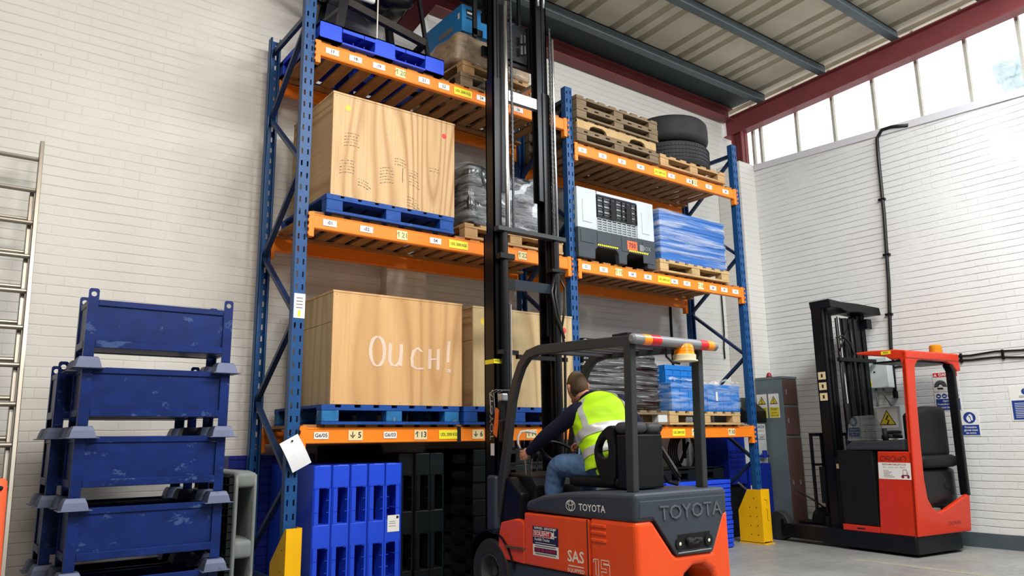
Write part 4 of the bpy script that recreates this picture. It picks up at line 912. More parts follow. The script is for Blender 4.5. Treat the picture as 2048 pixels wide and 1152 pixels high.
for zz in (4.72, 4.83): MB().cyl((4.02,5.1,zz),(4.02,5.1,zz+.09), .016, 10).cyl((4.06,5.1,zz+.02),(4.06,5.1,zz+.1), .012, 10).build('hose_coupling', M['chrome'], cr)
# ------------------------------------------------------------------ blue steel stillages, ladder
def make_stillage():
    g = thing('steel_stillage', 'topmost blue steel stillage of the front stack, its holed corner posts showing', 'stillage', (0,0,0), group='blue steel stillages', local=True)
    w, d, h = .865, .36, .47; t = .006; pw = .058
    for (x, y, sx, sy) in ((0,0,1,1),(w,0,-1,1),(0,d,1,-1),(w,d,-1,-1)):
        m = MB()
        def bx(xa,xb,ya,yb,za,zb): m.box(min(xa,xb),max(xa,xb),min(ya,yb),max(ya,yb),za,zb)
        bx(x, x+sx*pw, y, y+sy*t, .055, .42); bx(x, x+sx*t, y+sy*t, y+sy*pw*.8, .055, .42)
        cx = x+sx*pw/2; out = [(cx-pw/2,.42),(cx+pw/2,.42),(cx+pw/2,.487),(cx+pw/2-.01,.497),(cx-pw/2+.01,.497),(cx-pw/2,.487)]
        cir = [(cx+.016*math.cos(R(30*k)), .462+.016*math.sin(R(30*k))) for k in range(12)]
        k0 = len(m.v); ringplate(m, out, cir, 0, t)
        for i in range(k0, len(m.v)): a, b, c = m.v[i]; m.v[i] = (b, y + sy*a, c)
        m.build('corner_post', M['still'], g)
        m = MB(); cx, cy = x+sx*.03, y+sy*.03; a, b = .062, .050
        fr = [(cx-b,cy-b,.078),(cx+b,cy-b,.078),(cx+b,cy+b,.078),(cx-b,cy+b,.078)]; a1 = a*1.16; lo = [(cx-a1,cy-a1,.012),(cx+a1,cy-a1,.012),(cx+a1,cy+a1,.012),(cx-a1,cy+a1,.012)]
        md = [(cx-a,cy-a,.052),(cx+a,cy-a,.052),(cx+a,cy+a,.052),(cx-a,cy+a,.052)]
        m.add(fr+md+lo, [(0,1,2,3)]+[(i,4+i,4+(i+1)%4,(i+1)%4) for i in range(4)]+[(4+i,8+i,8+(i+1)%4,4+(i+1)%4) for i in range(4)])
        a2 = .088; m.box(cx-a2,cx+a2,cy-a2,cy+a2,.006,.012)
        m.build('foot_cup', M['foot'], g, bev=.006)
    m = MB(); m.box(pw,w-pw,.014,.02,.18,.392); m.build('front_panel', M['still'], g)
    m = MB(); m.box(pw,w-pw,d-.02,d-.014,.18,.392); m.build('back_panel', M['still'], g)
    for x in (.01, w-.016): MB().box(x,x+.006,pw*.8,d-pw*.8,.18,.392).build('side_panel', M['still'], g)
    m = MB()
    m.box(pw,w-pw,.004,.03,.393,.43); m.box(pw,w-pw,d-.03,d-.004,.393,.43); m.box(.004,.03,pw*.8,d-pw*.8,.393,.43); m.box(w-.03,w-.004,pw*.8,d-pw*.8,.393,.43)
    m.build('top_rail', M['still'], g, bev=.003, seg=1)
    m = MB()
    m.box(pw,w-pw,-.004,.035,.135,.18); m.box(pw,w-pw,d-.035,d+.002,.135,.18); m.box(-.002,.035,pw*.8,d-pw*.8,.135,.18); m.box(w-.035,w+.002,pw*.8,d-pw*.8,.135,.18)
    m.build('bottom_rail', M['still'], g, bev=.003, seg=1)
    MB().box(.036,w-.036,.036,d-.036,.138,.146).build('floor_tray', M['still'], g)
    return g
sg = make_stillage(); PT = .412
sg.location = (.672, 5.15, 4*PT)
for k, lab in enumerate(('bottom stillage of the front blue stack, resting on the floor','second stillage from the floor in the front blue stack','middle stillage of the front blue stack','fourth stillage up, with scuffed panel, directly under the topmost blue one')): dup(sg, (.672+.004*(k%2), 5.15, k*PT), label=lab)
for k, lab in enumerate(('bottom stillage of the rear blue stack, against the wall','second stillage up in the rear blue stack by the wall','third stillage up in the rear blue stack by the wall','top stillage of the rear blue stack, half hidden behind the front stack')): dup(sg, (.60, 5.60, k*PT), label=lab)
ld = thing('ladder', 'long aluminium extension ladder leaning on the brick wall at the left edge', 'ladder', (.22,5.55,0))
def lpt(s, off): return Vector((0, 5.52+.243*s*.9717 + off*.0, s*.9717)) + Vector((0, off, 0))
S_ = math.hypot(1,.243)
for nm, xa, xb, s0, s1, off, mt in (('front', .02, .425, 0, 3.42, 0, M['alu']), ('rear', .05, .395, .3, 3.02, .075, M['alu'])):
    for x in (xa, xb):
        p, q = (x, 5.515+.243*s0+off, s0), (x, 5.515+.243*s1+off, s1)
        MB().bar(p, q, .028, .07, (1,0,0)) if False else MB().path([p, q], .07, .028, (1,0,0)).build('stile', mt, ld, bev=.004)
    z = s0+.18
    while z < s1-.05:
        MB().cyl((xa,5.515+.243*z+off,z),(xb,5.515+.243*z+off,z), .017, 12).build('rung', mt, ld, smooth=False); z += .258
c = thing('barrier_post', 'orange plastic post with a moulded grip at the bottom left corner', 'barrier post', (.28,4.95,0))
MB().lathe([(.14,0),(.13,.04),(.10,.3),(.085,.6),(.075,.95),(.07,1.02),(.055,1.035),(0,1.035)], (.28,4.95,0), 'z', 28).build('post_body', M['cone'], c, smooth=True)
MB().lathe([(.2,0),(.2,.03),(.14,.05)], (.28,4.95,0), 'z', 24).build('base', M['rubber'], c); MB().lump(.285,.33,4.874,4.90,.975,1.0,(4,3,3),.01,0).build('grip_slot', M['dark'], c)
# ------------------------------------------------------------------ plastic pallets on edge beneath the rack
g = thing('plastic_pallet', 'grey plastic pallet with rounded openings standing on edge between stillages and rack', 'pallet', (1.70,5.2,0))
x, y = 1.63, 5.2
for (z0_, z1_) in ((.0,.13),(.455,.585),(.905,1.02)): MB().lump(x,x+.15,y,y+.9,z0_,z1_,(6,8,6),.035,.0).build('foot_block', M['gplas'], g, smooth=True)
for xa in (x+.0, x+.122): MB().lump(xa,xa+.028,y+.0,y+.9,.03,1.0,(3,8,12),.012,.0).build('deck', M['gplas'], g, smooth=True)
m = MB()
for k in range(20): m.box(x-.03,x-.001,y+.02,y+.88,.03+k*.05,.036+k*.05)
for k in range(12): m.box(x-.03,x-.001,y+.02+k*.075,y+.026+k*.075,.02,1.0)
m.build('deck_grid', M['blkplas'], g)
pP = plastic_pallet('plastic_pallet', 'bright blue plastic pallet on edge, first from the left post', 1.03, .88, .144, M['bplas'], 'blue plastic pallets on edge')
def edge(o, xl, y, z, flip=False):
    if not flip: o.location = (xl+.144, y, z); o.rotation_euler = (0, -math.pi/2, 0)
    else: o.location = (xl, y, z+1.03); o.rotation_euler = (0, math.pi/2, 0)
edge(pP, 2.295, 5.5, .001)
for k, lab in enumerate(('second from the left post','third from the left post','fourth from the left post')):
    o = dup(pP, label='bright blue plastic pallet on edge, '+lab); edge(o, 2.295+.148*(k+1), 5.5-.004*k, .001)
o = dup(pP, label='fifth bright blue pallet on edge, carrying a white paper label'); edge(o, 2.295+.148*4, 5.49, .001, True)
lb_ = MB().plate((0,0,0), FX, FZ, .104, .125, .0015, 0).plate((.035,0,.045), FX, FZ, .02, .02, .002, 1).plate((-.01,0,.0), FX, FZ, .06, .004, .002, 2).plate((-.01,0,.015), FX, FZ, .05, .004, .002, 2).plate((-.01,0,-.02), FX, FZ, .06, .004, .002, 2)
lb_ = lb_.build('paper_label', [M['wht'], M['ink'], M['ink2']]); lb_.parent = o
lb_.matrix_basis = Matrix.Rotation(-math.pi/2, 4, 'Y') @ Matrix.Translation((0,0,0)); lb_.location = (.46, -.0025, .074)
m = MB(); m.box(0,.74,-.11,0,0,1.1)
for k in range(16): m.box(0,.74,-.116,-.11,.02+k*.07,.026+k*.07)
for k in range(11): m.box(k*.073,k*.073+.006,-.116,-.11,0,1.1)
for v in range(len(m.v)): m.v[v] = (m.v[v][0]+1.95, m.v[v][1]+6.535, m.v[v][2]+.001)
g = thing('plastic_pallet', 'navy plastic pallet with a gridded face propped against the wall behind the left post', 'pallet', (2.3,6.48,0)); m.build('deck_grid', M['bplasd'], g)
MB().box(1.96,2.08,6.3 and 6.537,6.546,.001,1.09).box(2.28,2.38,6.537,6.546,.001,1.09).box(2.57,2.68,6.537,6.546,.001,1.09).build('foot_block', M['bplasd'], g)
m = MB(); m.box(2.76,3.33,6.43,6.535,.001,1.17)
for k in range(9): m.box(2.77+k*.065,2.776+k*.065,6.424,6.43,.02,1.16)
tag(m.build('black_board', M['black2'], at=(3.05,6.48,0)), 'tall black ribbed board propped on the wall behind the blue pallets', 'board')
pQ = plastic_pallet('plastic_pallet', 'black plastic pallet on edge touching the fifth blue one', 1.1, .78, .14, M['blkplas'], 'black plastic pallets')
pQ.location = (3.06+.14, 5.60, .001); pQ.rotation_euler = (0,-math.pi/2,0)
o = dup(pQ, label='middle of the three black plastic pallets on edge'); o.location = (3.06+.284, 5.58, .001)
o = dup(pQ, label='black plastic pallet on edge beside the dark gap'); o.location = (3.06+.428, 5.59, .001)
pS = plastic_pallet('plastic_pallet', 'black plastic pallet on the floor at the base of the flat stack', 1.1, .8, .14, M['blkplas'], 'black plastic pallets laid flat'); pS.location = (3.76,5.56,.001)
for k, lab in enumerate(('second from the floor','third from the floor','fourth from the floor','fifth from the floor','sixth from the floor','seventh from the floor','on the very top')):
    o = dup(pS, (3.76+random.uniform(-.012,.012), 5.56+random.uniform(-.01,.01), .001+.1405*(k+1)), label='flat stacked black pallet behind the forklift wheel, '+lab)
# thin blue trays stacked under the right bay
tr_ = thing('stacking_tray', 'bottom blue tray of the stack under the right bay', 'tray', (0,0,0), group='thin blue trays in one stack', local=True)
MB().box(0,1.06,0,.7,.008,.048).build('tray_body', M['bplas'], tr_, bev=.006); MB().box(.015,1.045,.012,.69,0,.0078).build('foot_ring', M['bplasd'], tr_)
tr_.location = (6.14,5.50,.001)
od = ('second','third','fourth','fifth','sixth','seventh','eighth','ninth','tenth','eleventh','twelfth','thirteenth','fourteenth','topmost')
for k, w_ in enumerate(od): dup(tr_, (6.14+random.uniform(-.008,.008), 5.50+random.uniform(-.008,.004), .001+.0485*(k+1)), label='thin blue tray, %s from the floor under the right bay' % w_ if w_ != 'topmost' else 'topmost thin blue tray of the stack behind the forklift')
pT = plastic_pallet('plastic_pallet', 'black plastic pallet lying on the stack of blue trays', 1.05, .6, .13, M['blkplas']); pT.location = (6.2,5.62,.732)
cl = thing('cable_coil', 'coil of black cable hanging below the bottom right beam', 'cable coil', (7.28,6.2,1.0))
m = MB()
for q in range(5):
    rr = .19+.012*q; m.tube([(7.28+rr*math.cos(t), 6.2+.02*(q-2), 1.02+rr*1.05*math.sin(t)) for t in [2*math.pi*k/28 for k in range(29)]], .011, 6, cap=False)
m.build('cable_turns', M['hose'], cl, smooth=True); MB().bar((7.28,6.2,.95),(7.28,6.2,1.2), .03).bar((7.2,6.2,.9),(7.36,6.2,1.14), .025).build('hanger', M['black'], cl)
cb = thing('machine_cabinet', 'blue louvred machine cabinet seen below the right end of the bottom beam', 'cabinet', (7.99,6.2,0))
bd = MB().box(7.83,8.17,5.98,6.45,.62,1.27).build('housing', M['comp'], cb, bev=.01); m = MB()
for s in range(4): m.box(7.86,7.97,5.974,5.98,.82+s*.06,.85+s*.06); m.box(8.02,8.14,5.974,5.98,.82+s*.06,.85+s*.06)
for s in range(4): m.box(7.824,7.83,6.05,6.4,.82+s*.06,.85+s*.06)
m.box(7.99,8.0,5.975,5.98,.64,1.25); m.build('louvre', M['bplasd'], bd); MB().box(7.85,8.15,6.02,6.42,.0,.619).build('plinth', M['black2'], cb)
wm = thing('wash_unit', 'white fronted unit with black hood and lettered panel behind the right rack post', 'cleaning unit', (8.43,6.2,0))
MB().box(8.2,8.66,5.96,6.45,.0,.86).build('base', M['comp'], wm, bev=.01)
MB().box(8.2,8.66,6.0,6.45,.861,1.37).build('front_panel', mat('white_enamel', (206,208,204), .45), wm, bev=.004)
MB().prism([(5.97,1.371),(6.45,1.371),(6.45,1.70),(6.2,1.70),(5.97,1.52)], 8.2, 8.66, 'x').build('hood', M['black'], wm, bev=.008)
m = MB().plate((8.545,5.999,1.29), FX, FZ, .2, .13, .001, 0).text('GRIDE', .052, (8.545,5.998,1.315), FX, FZ, .0006, 1, .02, fit=.17); m.text('ENERGY', .035, (8.545,5.998,1.265), FX, FZ, .0006, 2, .0, fit=.15).text('quad', .04, (8.56,5.998,1.19), FX, FZ, .0006, 2, .01); m.plate((8.55,5.999,1.16), FX, FZ, .15, .008, .001, 2)
m.build('lettering', [M['wht'], M['navy'], M['ink2']], wm)
MB().bar((8.32,5.95,.95),(8.60,5.95,.95), .03).cyl((8.5,5.93,.93),(8.5,5.93,1.02), .03, 10).build('valve', M['comp'], wm); MB().bar((8.28,5.94,.45),(8.285,5.94,.72), .02).build('red_lever', M['red'], wm); MB().box(8.2,8.27,5.952,5.959,.42,.6).build('data_plate', M['wht'], wm)
tag(MB().cyl((8.2,5.82,.40),(7.72,5.78,.66), .012, 8).build('pole', M['steel'], at=(7.95,5.8,.4)), 'thin pale pole leaning at a slant behind the right yellow guard', 'pole')
# ------------------------------------------------------------------ lockers and fittings on the right wall
lk = thing('locker', 'grey steel locker with brown doors and two yellow warning signs on its side', 'locker', (8.89,5.95,0))
bd = MB().box(8.72,9.05,5.751,6.145,0,1.93).build('body', M['lock'], lk, bev=.004)
MB().box(8.715,9.055,5.74,6.145,1.93,1.96).build('top_cap', M['lock'], lk)
for (xa, xb, za, zb) in ((8.738,9.03,1.60,1.915),(8.738,9.03,1.21,1.565),(8.735,8.878,.06,1.175),(8.89,9.035,.06,1.175)):
    d_ = MB().box(xa,xb,5.735,5.75,za,zb).build('door', M['door'], lk, bev=.003, seg=1)
    MB().box(xa+.03,xa+.055,5.728,5.735,(za+zb)/2-.03,(za+zb)/2+.03).build('latch', M['steel'], d_)
for (yc, tx) in ((6.065, 0), (5.885, 1)):
    m = MB().plate((8.72,yc,1.585), LX, FZ, .155, .31, .002, 0).plate((8.72,yc,1.50), LX, FZ, .14, .13, .0025, 1)
    tri = [(-.058,-.048),(.058,-.048),(0,.058)]; m.poly(tri, (8.72,yc,1.655), LX, FZ, .003, 2); m.poly([(a*.76,b*.76-.002) for a,b in tri], (8.72,yc,1.655), LX, FZ, .0035, 1)
    m.ribbon([(.008,.03),(-.01,.0),(.01,-.004),(-.004,-.034)], .01, (8.72,yc,1.645), LX, FZ, .0039, 2)
    m.text('Danger', .042, (8.72,yc,1.545), LX, FZ, .003, 2, .01, fit=.1); m.text('electric', .03, (8.72,yc,1.497), LX, FZ, .003, 2, .005, fit=.08); m.text('shock risk', .03, (8.72,yc,1.462), LX, FZ, .003, 2, .005, fit=.11)
    m.build('warning_sign', [M['wht'], plain('sign_yellow', (226,206,60), .5) if 'sign_yellow' not in bpy.data.materials else bpy.data.materials['sign_yellow'], M['ink']], bd)
al = thing('alarm_sounder', 'dark red round alarm sounder on top of the grey locker', 'alarm', (8.80,5.98,1.96)); MB().lathe([(.036,0),(.036,.02),(.03,.035),(.026,.055),(.014,.065),(0,.065)], (8.80,5.98,1.96), 'z', 20).build('dome', M['cerise'], al); MB().lathe([(.042,-.0),(.042,.01)], (8.80,5.98,1.96), 'z', 20).build('base', M['dark'], al)
XW = 9.1
cd = thing('conduit', 'black conduit bending down the white right wall from the window sill', 'conduit', (9.08,4.4,1.6))
MB().tube([(9.075,3.95,4.88),(9.075,4.15,4.93),(9.075,4.27,4.93),(9.075,4.34,4.84),(9.075,4.35,4.6),(9.075,4.36,3.85),(9.075,4.40,3.0),(9.075,4.46,2.25),(9.075,4.47,1.7)], .021, 10).build('pipe', M['hose'], cd, smooth=True)
for (y, z) in ((4.357,4.05),(4.375,3.35),(4.43,2.62)): MB().box(9.055,9.099,y-.03,y+.05,z-.012,z+.012).build('clip', M['black'], cd)
MB().cyl((9.075,4.47,1.62),(9.075,4.47,1.70), .03, 10).build('gland', M['black'], cd)
bx = thing('fuse_box', 'pale grey electrical box with a yellow label on the right wall', 'electrical box', (9.0,4.62,1.74))
b = MB().box(8.93,9.098,4.46,4.76,1.74,2.10).build('enclosure', M['ebox'], bx, bev=.008); MB().disc((8.93,4.62,1.93), LX, FZ, .012, .003).build('lock', M['ink'], b); m = MB().plate((8.93,4.70,1.80), LX, FZ, .07, .075, .001, 0).plate((8.93,4.70,1.79), LX, FZ, .055, .03, .0015, 1); m.build('label', [M['ylab'], plain('ochre', (190,150,20), .6)], b)
for k, y in enumerate((4.74,4.66,4.57)):
    MB().tube([(9.0,y,1.739),(9.0,y,1.68),(9.0,y+.03*(1-k*1.2),1.60),(9.0,y+.08*(1-k),1.52)], .014, 8).build('flexible_conduit', M['lgrey'], b, smooth=True)
b2 = thing('isolator_cabinet', 'grey wall cabinet bearing a large yellow lightning triangle, below the electrical box', 'electrical cabinet', (9.0,4.55,1.1)); b = MB().box(8.92,9.098,4.36,4.86,1.02,1.52).build('enclosure', M['ebox'], b2, bev=.008)
tri = [(-.10,-.075),(.10,-.075),(0,.10)]; m = MB().plate((8.92,4.52,1.385), LX, FZ, .24, .22, .001, 0).poly(tri, (8.92,4.52,1.38), LX, FZ, .002, 1).poly([(a*.84,b_*.84-.002) for a,b_ in tri], (8.92,4.52,1.38), LX, FZ, .0025, 2).ribbon([(.012,.05),(-.016,.0),(.016,-.008),(-.006,-.056)], .017, (8.92,4.52,1.368), LX, FZ, .003, 1); m.build('warning_sign', [M['wht'], M['ink'], bpy.data.materials['sign_yellow']], b)
for k, (za, zb, lab) in enumerate(((2.05,2.03,'upper of two black cables clipped along the right wall'),(2.0,1.965,'lower of two black cables clipped along the right wall'))):
    c_ = thing('wall_cable', lab, 'cable', (9.085,3.5,za), group='black cables on the right wall')
    MB().tube([(9.085,4.5,za-.06*k*.3),(9.085,4.2,za-.01),(9.085,3.8,za),(9.085,3.6,za-.008),(9.085,3.35,za+.012*(1-k)),(9.085,3.1,zb+.01+.01*(1-k)),(9.085,2.6,zb+.03)], .011, 8).build('cable', M['hose'], c_, smooth=True)
    for y in (3.70,3.28,2.9): MB().box(9.07,9.099,y-.01,y+.01,za-.03,za+.025).build('clip', M['black'], c_)
def sign(label, y, z, w, h, fn, mats):
    m = MB().plate((XW-.001,y,z), LX, FZ, w, h, .003, 0); fn(m, lambda a, b: (XW-.001, y-a, z+b)); o = m.build('safety_sign', mats, at=(XW,y,z)); tag(o, label, 'sign', 'safety signs on the right wall'); return o
SM = [M['wht'], M['navy'], M['red'], M['ink']]
def f1(m, q):
    m.plate(q(0,.078), LX, FZ, .26, .05, .0035, 2); m.text('\u25B2DANGER' if False else 'DANGER', .045, q(.025,.078), LX, FZ, .004, 0, .03, fit=.19); m.poly([(-.017,-.014),(.017,-.014),(0,.018)], q(-.105,.078), LX, FZ, .004, 0)
    m.plate(q(-.06,-.025), LX, FZ, .135, .135, .0035, 0)
    for a in range(0,181,18):
        c, s = math.cos(R(a)), math.sin(R(a)); m.poly([(c*.02-s*.003,s*.02+c*.003),(c*.02+s*.003,s*.02-c*.003),(c*.068+s*.009,s*.068-c*.009),(c*.068-s*.009,s*.068+c*.009)], q(-.06,-.05), LX, FZ, .004, 3)
    m.poly([(-.04,-.02),(.02,-.02),(.03,-.04),(-.035,-.04)], q(-.06,-.045), LX, FZ, .004, 3)
    for k in range(3): m.plate(q(.07,-.01-.03*k), LX, FZ, .09, .006, .004, 3)
sign('red and white DANGER sign with an exploding pictogram on the right wall', 3.90, 1.775, .275, .215, f1, SM)
def f2(m, q):
    for k in range(4): m.disc(q(-.095+.063*k,.06), LX, FZ, .027, .0035, 1); m.plate(q(-.095+.063*k,.058), LX, FZ, .026, .012, .004, 0)
    m.plate(q(0,-.035), LX, FZ, .255, .125, .0035, 1)
    for k, t in enumerate(('Approved','Protective equipment','must be worn')): m.text(t, .03, q(0,.005-.036*k), LX, FZ, .004, 0, .02, fit=(.11,.23,.16)[k])
sign('blue and white protective equipment sign below the DANGER sign', 3.90, 1.555, .28, .205, f2, SM)
def f3(m, q):
    m.disc(q(0,.06), LX, FZ, .063, .0035, 1, 28); m.poly([(-.035,-.01),(-.012,-.05),(.012,-.04),(.0,.005),(-.02,.022)], q(0,.062), LX, FZ, .004, 0); m.poly([(-.014,.026),(.01,.04),(.03,.02),(.034,-.03),(.016,-.03),(.01,.012)], q(0,.062), LX, FZ, .004, 0)
    m.plate(q(0,-.072), LX, FZ, .175, .11, .0035, 1)
    for k, t in enumerate(('Protective','gloves must','be worn')): m.text(t, .03, q(0,-.042-.031*k), LX, FZ, .004, 0, .02, fit=(.12,.14,.1)[k])
sign('square blue sign saying protective gloves must be worn, right of the reach truck', 3.70, 1.305, .19, .265, f3, SM)
def f4(m, q):
    m.disc(q(.0,.12), LX, FZ, .033, .0035, 1); m.plate(q(0,.127), LX, FZ, .008, .026, .004, 0); m.plate(q(0,.104), LX, FZ, .008, .008, .004, 0)
    for k in range(2): m.plate(q(0,.074-.012*k), LX, FZ, .12, .004, .004, 3)
    m.plate(q(0,-.07), LX, FZ, .27, .2, .0035, 1)
    for k in range(9): m.plate(q(-.01,.0-.018*k), LX, FZ, .2, .005, .004, 0)
sign('large blue instruction sign at the right edge of the photo', 3.13, 1.50, .3, .36, f4, SM)
tag(MB().cyl((7.545,6.535,1.3),(7.56,6.535,3.0), .016, 8).build('downpipe', M['black2'], at=(7.55,6.535,1.3)), 'thin black pipe running up the back wall between the rack bays', 'pipe')
tag(MB().tube([(8.64,6.53,3.2),(8.63,6.52,2.8),(8.635,6.525,2.6),(8.615,6.53,2.4),(8.62,6.53,2.25)], .011, 6).build('hanging_strap', M['black2'], at=(8.63,6.53,2.2)), 'black strap hanging on the back wall right of the rack', 'strap')
tag(MB().tube([(8.70,5.68,.55),(8.74,5.45,.42),(8.8,5.35,.33),(8.95,5.3,.27),(9.06,5.3,.2)], .011, 6).build('floor_cable', M['hose'], at=(8.8,5.4,.2)), 'black cable sagging from the rack guard past the locker', 'cable')
# ------------------------------------------------------------------ reach truck
rt = thing('reach_truck', 'red reach truck with black mast parked against the right wall', 'reach truck', (7.86,3.83,0), rz=R(-7), local=True)
lean = lambda m: m.xf(Matrix(((1,0,0,0),(0,1,-.045,.009),(0,0,1,0),(0,0,0,1))))
def rnd(x0,x1,y0,y1,r0,r1,n=6):      # plan outline with rounded rear corners
    p = []
    for k in range(n+1): t = R(180+90*k/n); p.append((x0+r0+r0*math.cos(t), y0+r0+r0*math.sin(t)))
    for k in range(n+1): t = R(270+90*k/n); p.append((x1-r1+r1*math.cos(t), y0+r1+r1*math.sin(t)))
    return p + [(x1,y1),(x0,y1)]
MB().prism(rnd(-.005,.93,-.01,.86,.03,.22), .03, .20, 'z').build('base_skirt', M['black'], rt, bev=.008)
for xa, xb in ((0,.13),(.80,.93)):
    MB().box(xa,xb,.861,1.62,.045,.20).build('outrigger', M['black'], rt, bev=.012)
    MB().lathe([(.05,-.0),(.155,.0),(.165,.015),(.165,.095),(.155,.11),(.05,.11)], (xa+.01,1.72,.165), 'x', 32).build('load_wheel', M['rubber'], rt)
    MB().box(xa+.002,xa+.128,1.621,1.66,.06,.24).build('wheel_bracket', M['black'], rt)
MB().box(.3,.42,.25,.38,.0,.03).build('drive_wheel', M['rubber'], rt)
m = MB().prism([(0,.2),(.385,.2),(.36,1.025),(.0,1.025),(.02,1.9),(.04,1.97),(-.03,1.97),(-.03,.2)], .0, .05, 'x')
lean(m).build('side_panel', M['crown'], rt, bev=.012, seg=3)
pl = [(.0,.2),(.92,.2),(.945,.585),(.5,.44),(.37,.42),(.27,.47),(.2,.56),(.165,.75),(.15,1.1),(.14,1.6),(.15,1.88),(.2,1.94),(.3,1.955),(.72,1.95),(.82,1.92),(.90,1.85),(.97,1.86),(.95,1.97),(.75,2.03),(.0,2.035)]
m = MB().prism(pl, -.032, .02, 'y'); rp_ = lean(m).build('rear_panel', M['crown'], rt, bev=.014, seg=3)
m = MB().prism([(.0,1.955),(.06,1.96),(.12,2.0),(.44,2.045),(.46,2.07),(.30,2.075),(0,2.06),(-.12,2.04),(-.12,1.96)], .0, .94, 'x'); m.build('roof', M['crown'], rt, bev=.015, seg=3)
MB().box(.06,.9,-.05,.30,1.935,1.955).build('roof_lining', M['black'], rt)
m = MB().path([(.80,-.06,1.93),(.86,-.055,1.86),(.875,-.045,1.7),(.895,-.03,1.2),(.925,-.01,.56)], .09, .05, (1,0,0)); m.build('rear_pillar', M['black'], rt, bev=.01)
MB().box(.10,.92,.09,.38,.21,.42).build('floor_pan', M['black2'], rt); MB().box(.22,.5,.02,.3,.42,.45).build('floor_mat', M['tread'], rt)
kb = MB().lump(.27,.93,.06,.37,.44,.848,(10,8,8),.05,0).build('seat_base', M['black'], rt, smooth=True); MB().lathe([(.02,0),(.055,-.002),(.06,.006)], (.74,.058,.68), 'y', 24).build('round_badge', M['black2'], kb)
MB().lump(.25,.92,.0,.36,.85,.98,(10,8,5),.05,.0).build('seat_cushion', M['black2'], rt, smooth=True)
def bk(w): return w + Vector((.0, .0, -.16*max(0,.55-w.x)**1.0*max(0,w.z-1.2)*6)) if w.x < .55 else w
MB().lump(.27,.90,.06,.20,.95,1.49,(14,5,14),.06,.0,shape=bk).build('seat_back', M['black2'], rt, smooth=True); MB().lump(.2,.34,.1,.3,1.06,1.13,(6,5,4),.03,.01).build('armrest', M['black2'], rt, smooth=True)
MB().box(.02,.9,.40,.82,.262,1.035).build('battery_box', M['black2'], rt, bev=.008); st_ = MB().box(.0,.9,.386,.82,.201,.26).build('lower_strip', M['crown'], rt, bev=.004); MB().lump(-.004,.004,.55,.65,.222,.238,(3,8,3),.007,0).build('slot', M['dark'], st_)
cn = MB().prism([(.02,1.04),(.70,1.04),(.70,1.08),(.62,1.13),(.30,1.13),(.02,1.15)], .012, .17, 'x').build('console', mat('console_plastic', (50,56,60), .55), rt, bev=.012)
MB().prism([(.24,1.04),(.70,1.04),(.70,1.08),(.62,1.13),(.24,1.13)], .171, .60, 'x').build('console_tray', bpy.data.materials['console_plastic'], cn, bev=.012)
MB().box(.05,.35,.40,.60,1.1305,1.137).build('tray_recess', M['dark'], cn); MB().box(.1,.2,.14,.24,1.145,1.155).build('paper', M['wht'], cn); MB().box(.3,.42,.42,.5,1.1375,1.141).build('paper', M['wht'], cn)
MB().lump(.18,.40,.26,.40,1.13,1.20,(8,8,5),.04,.01,5,3).build('control_pad', M['black2'], cn, smooth=True); MB().cyl((.14,.3,1.12),(.14,.31,1.26), .025, 12).lump(.25,.5,.34,.38,1.2,1.24,(6,4,4),.018,0).build('joystick', M['black2'], cn, smooth=True)
MB().lump(.05,.085,.08,.17,1.17,1.21,(5,6,5),.017,0).build('control_knob', M['black2'], cn, smooth=True)
MB().path([(.06,.76,1.06),(.06,.76,1.25),(.10,.755,1.36),(.2,.75,1.42)], .012, .0, (1,0,0)) if False else None
MB().prism([(.10,1.05),(.16,1.30),(.24,1.40),(.62,1.42),(.75,1.30),(.78,1.05)], .745, .752, 'y').build('clear_screen', M['clear'], rt)
# lettering and sticker on the left panel
so_ = -.0012
def lp(u, z): return (so_, u-.045*z+.009, z)
m = MB(); w_ = .055
for k, st in enumerate(([[(.045,.03),(.04,.045),(.008,.045),(0,.03),(0,.012),(.008,0),(.045,0)]],[[(0,0),(0,.03),(.008,.045),(.036,.045),(.044,.034),(.044,.02),(.0,.02)],[(.022,.02),(.046,0)]],[[(.01,0),(0,.012),(0,.033),(.01,.045),(.036,.045),(.046,.033),(.046,.012),(.036,0),(.01,0)]],[[(0,.045),(0,.012),(.008,0),(.016,.012),(.023,.034),(.03,.012),(.038,0),(.046,.012),(.046,.045)]],[[(0,0),(0,.033),(.01,.045),(.036,.045),(.046,.033),(.046,0)]])):
    for pts in st: m.ribbon([(x_-.14+k*.058+(y_*.15), y_-.0225) for x_, y_ in pts], .0085, lp(.19,.955), LX, Vector((0,-.045,1)), .0008+.0002*k)
pass; m.build('lettering', mat('faded_maroon', (120,40,34), .6), rt)
m = MB().plate(lp(.178,.832), LX, Vector((0,-.045,1)), .355, .165, .001, 0); U = Vector((0,-.045,1))
m.text('EASTHAM FORKLIFTS LTD', .024, lp(.178,.895), LX, U, .0016, 1, .02, fit=.26); m.text('Sales - Service - Hire - Repairs', .02, lp(.178,.868), LX, U, .0016, 2, 0, fit=.25)
for k, w_ in enumerate((.06,.09,.07,.1,.12)): m.plate(lp(.30-w_/2,.835-.016*k), LX, U, w_, .005, .0016, 2 if k != 1 else 1)
m.disc(lp(.09,.778), LX, U, .016, .0018, 1); m.disc(lp(.03,.774), LX, U, .013, .0018, 1); m.plate(lp(.06,.79), LX, U, .07, .012, .0018, 1)
for (a, b, w_, h_) in ((.085,.82,.004,.05),(.045,.82,.004,.05),(.065,.845,.044,.004),(.035,.805,.005,.04),(.025,.788,.02,.004)): m.plate(lp(a,b), LX, U, w_, h_, .0018, 1)
m.build('dealer_sticker', [M['wht'], plain('maroon_ink', (130,30,44), .6), M['ink2']], rt)
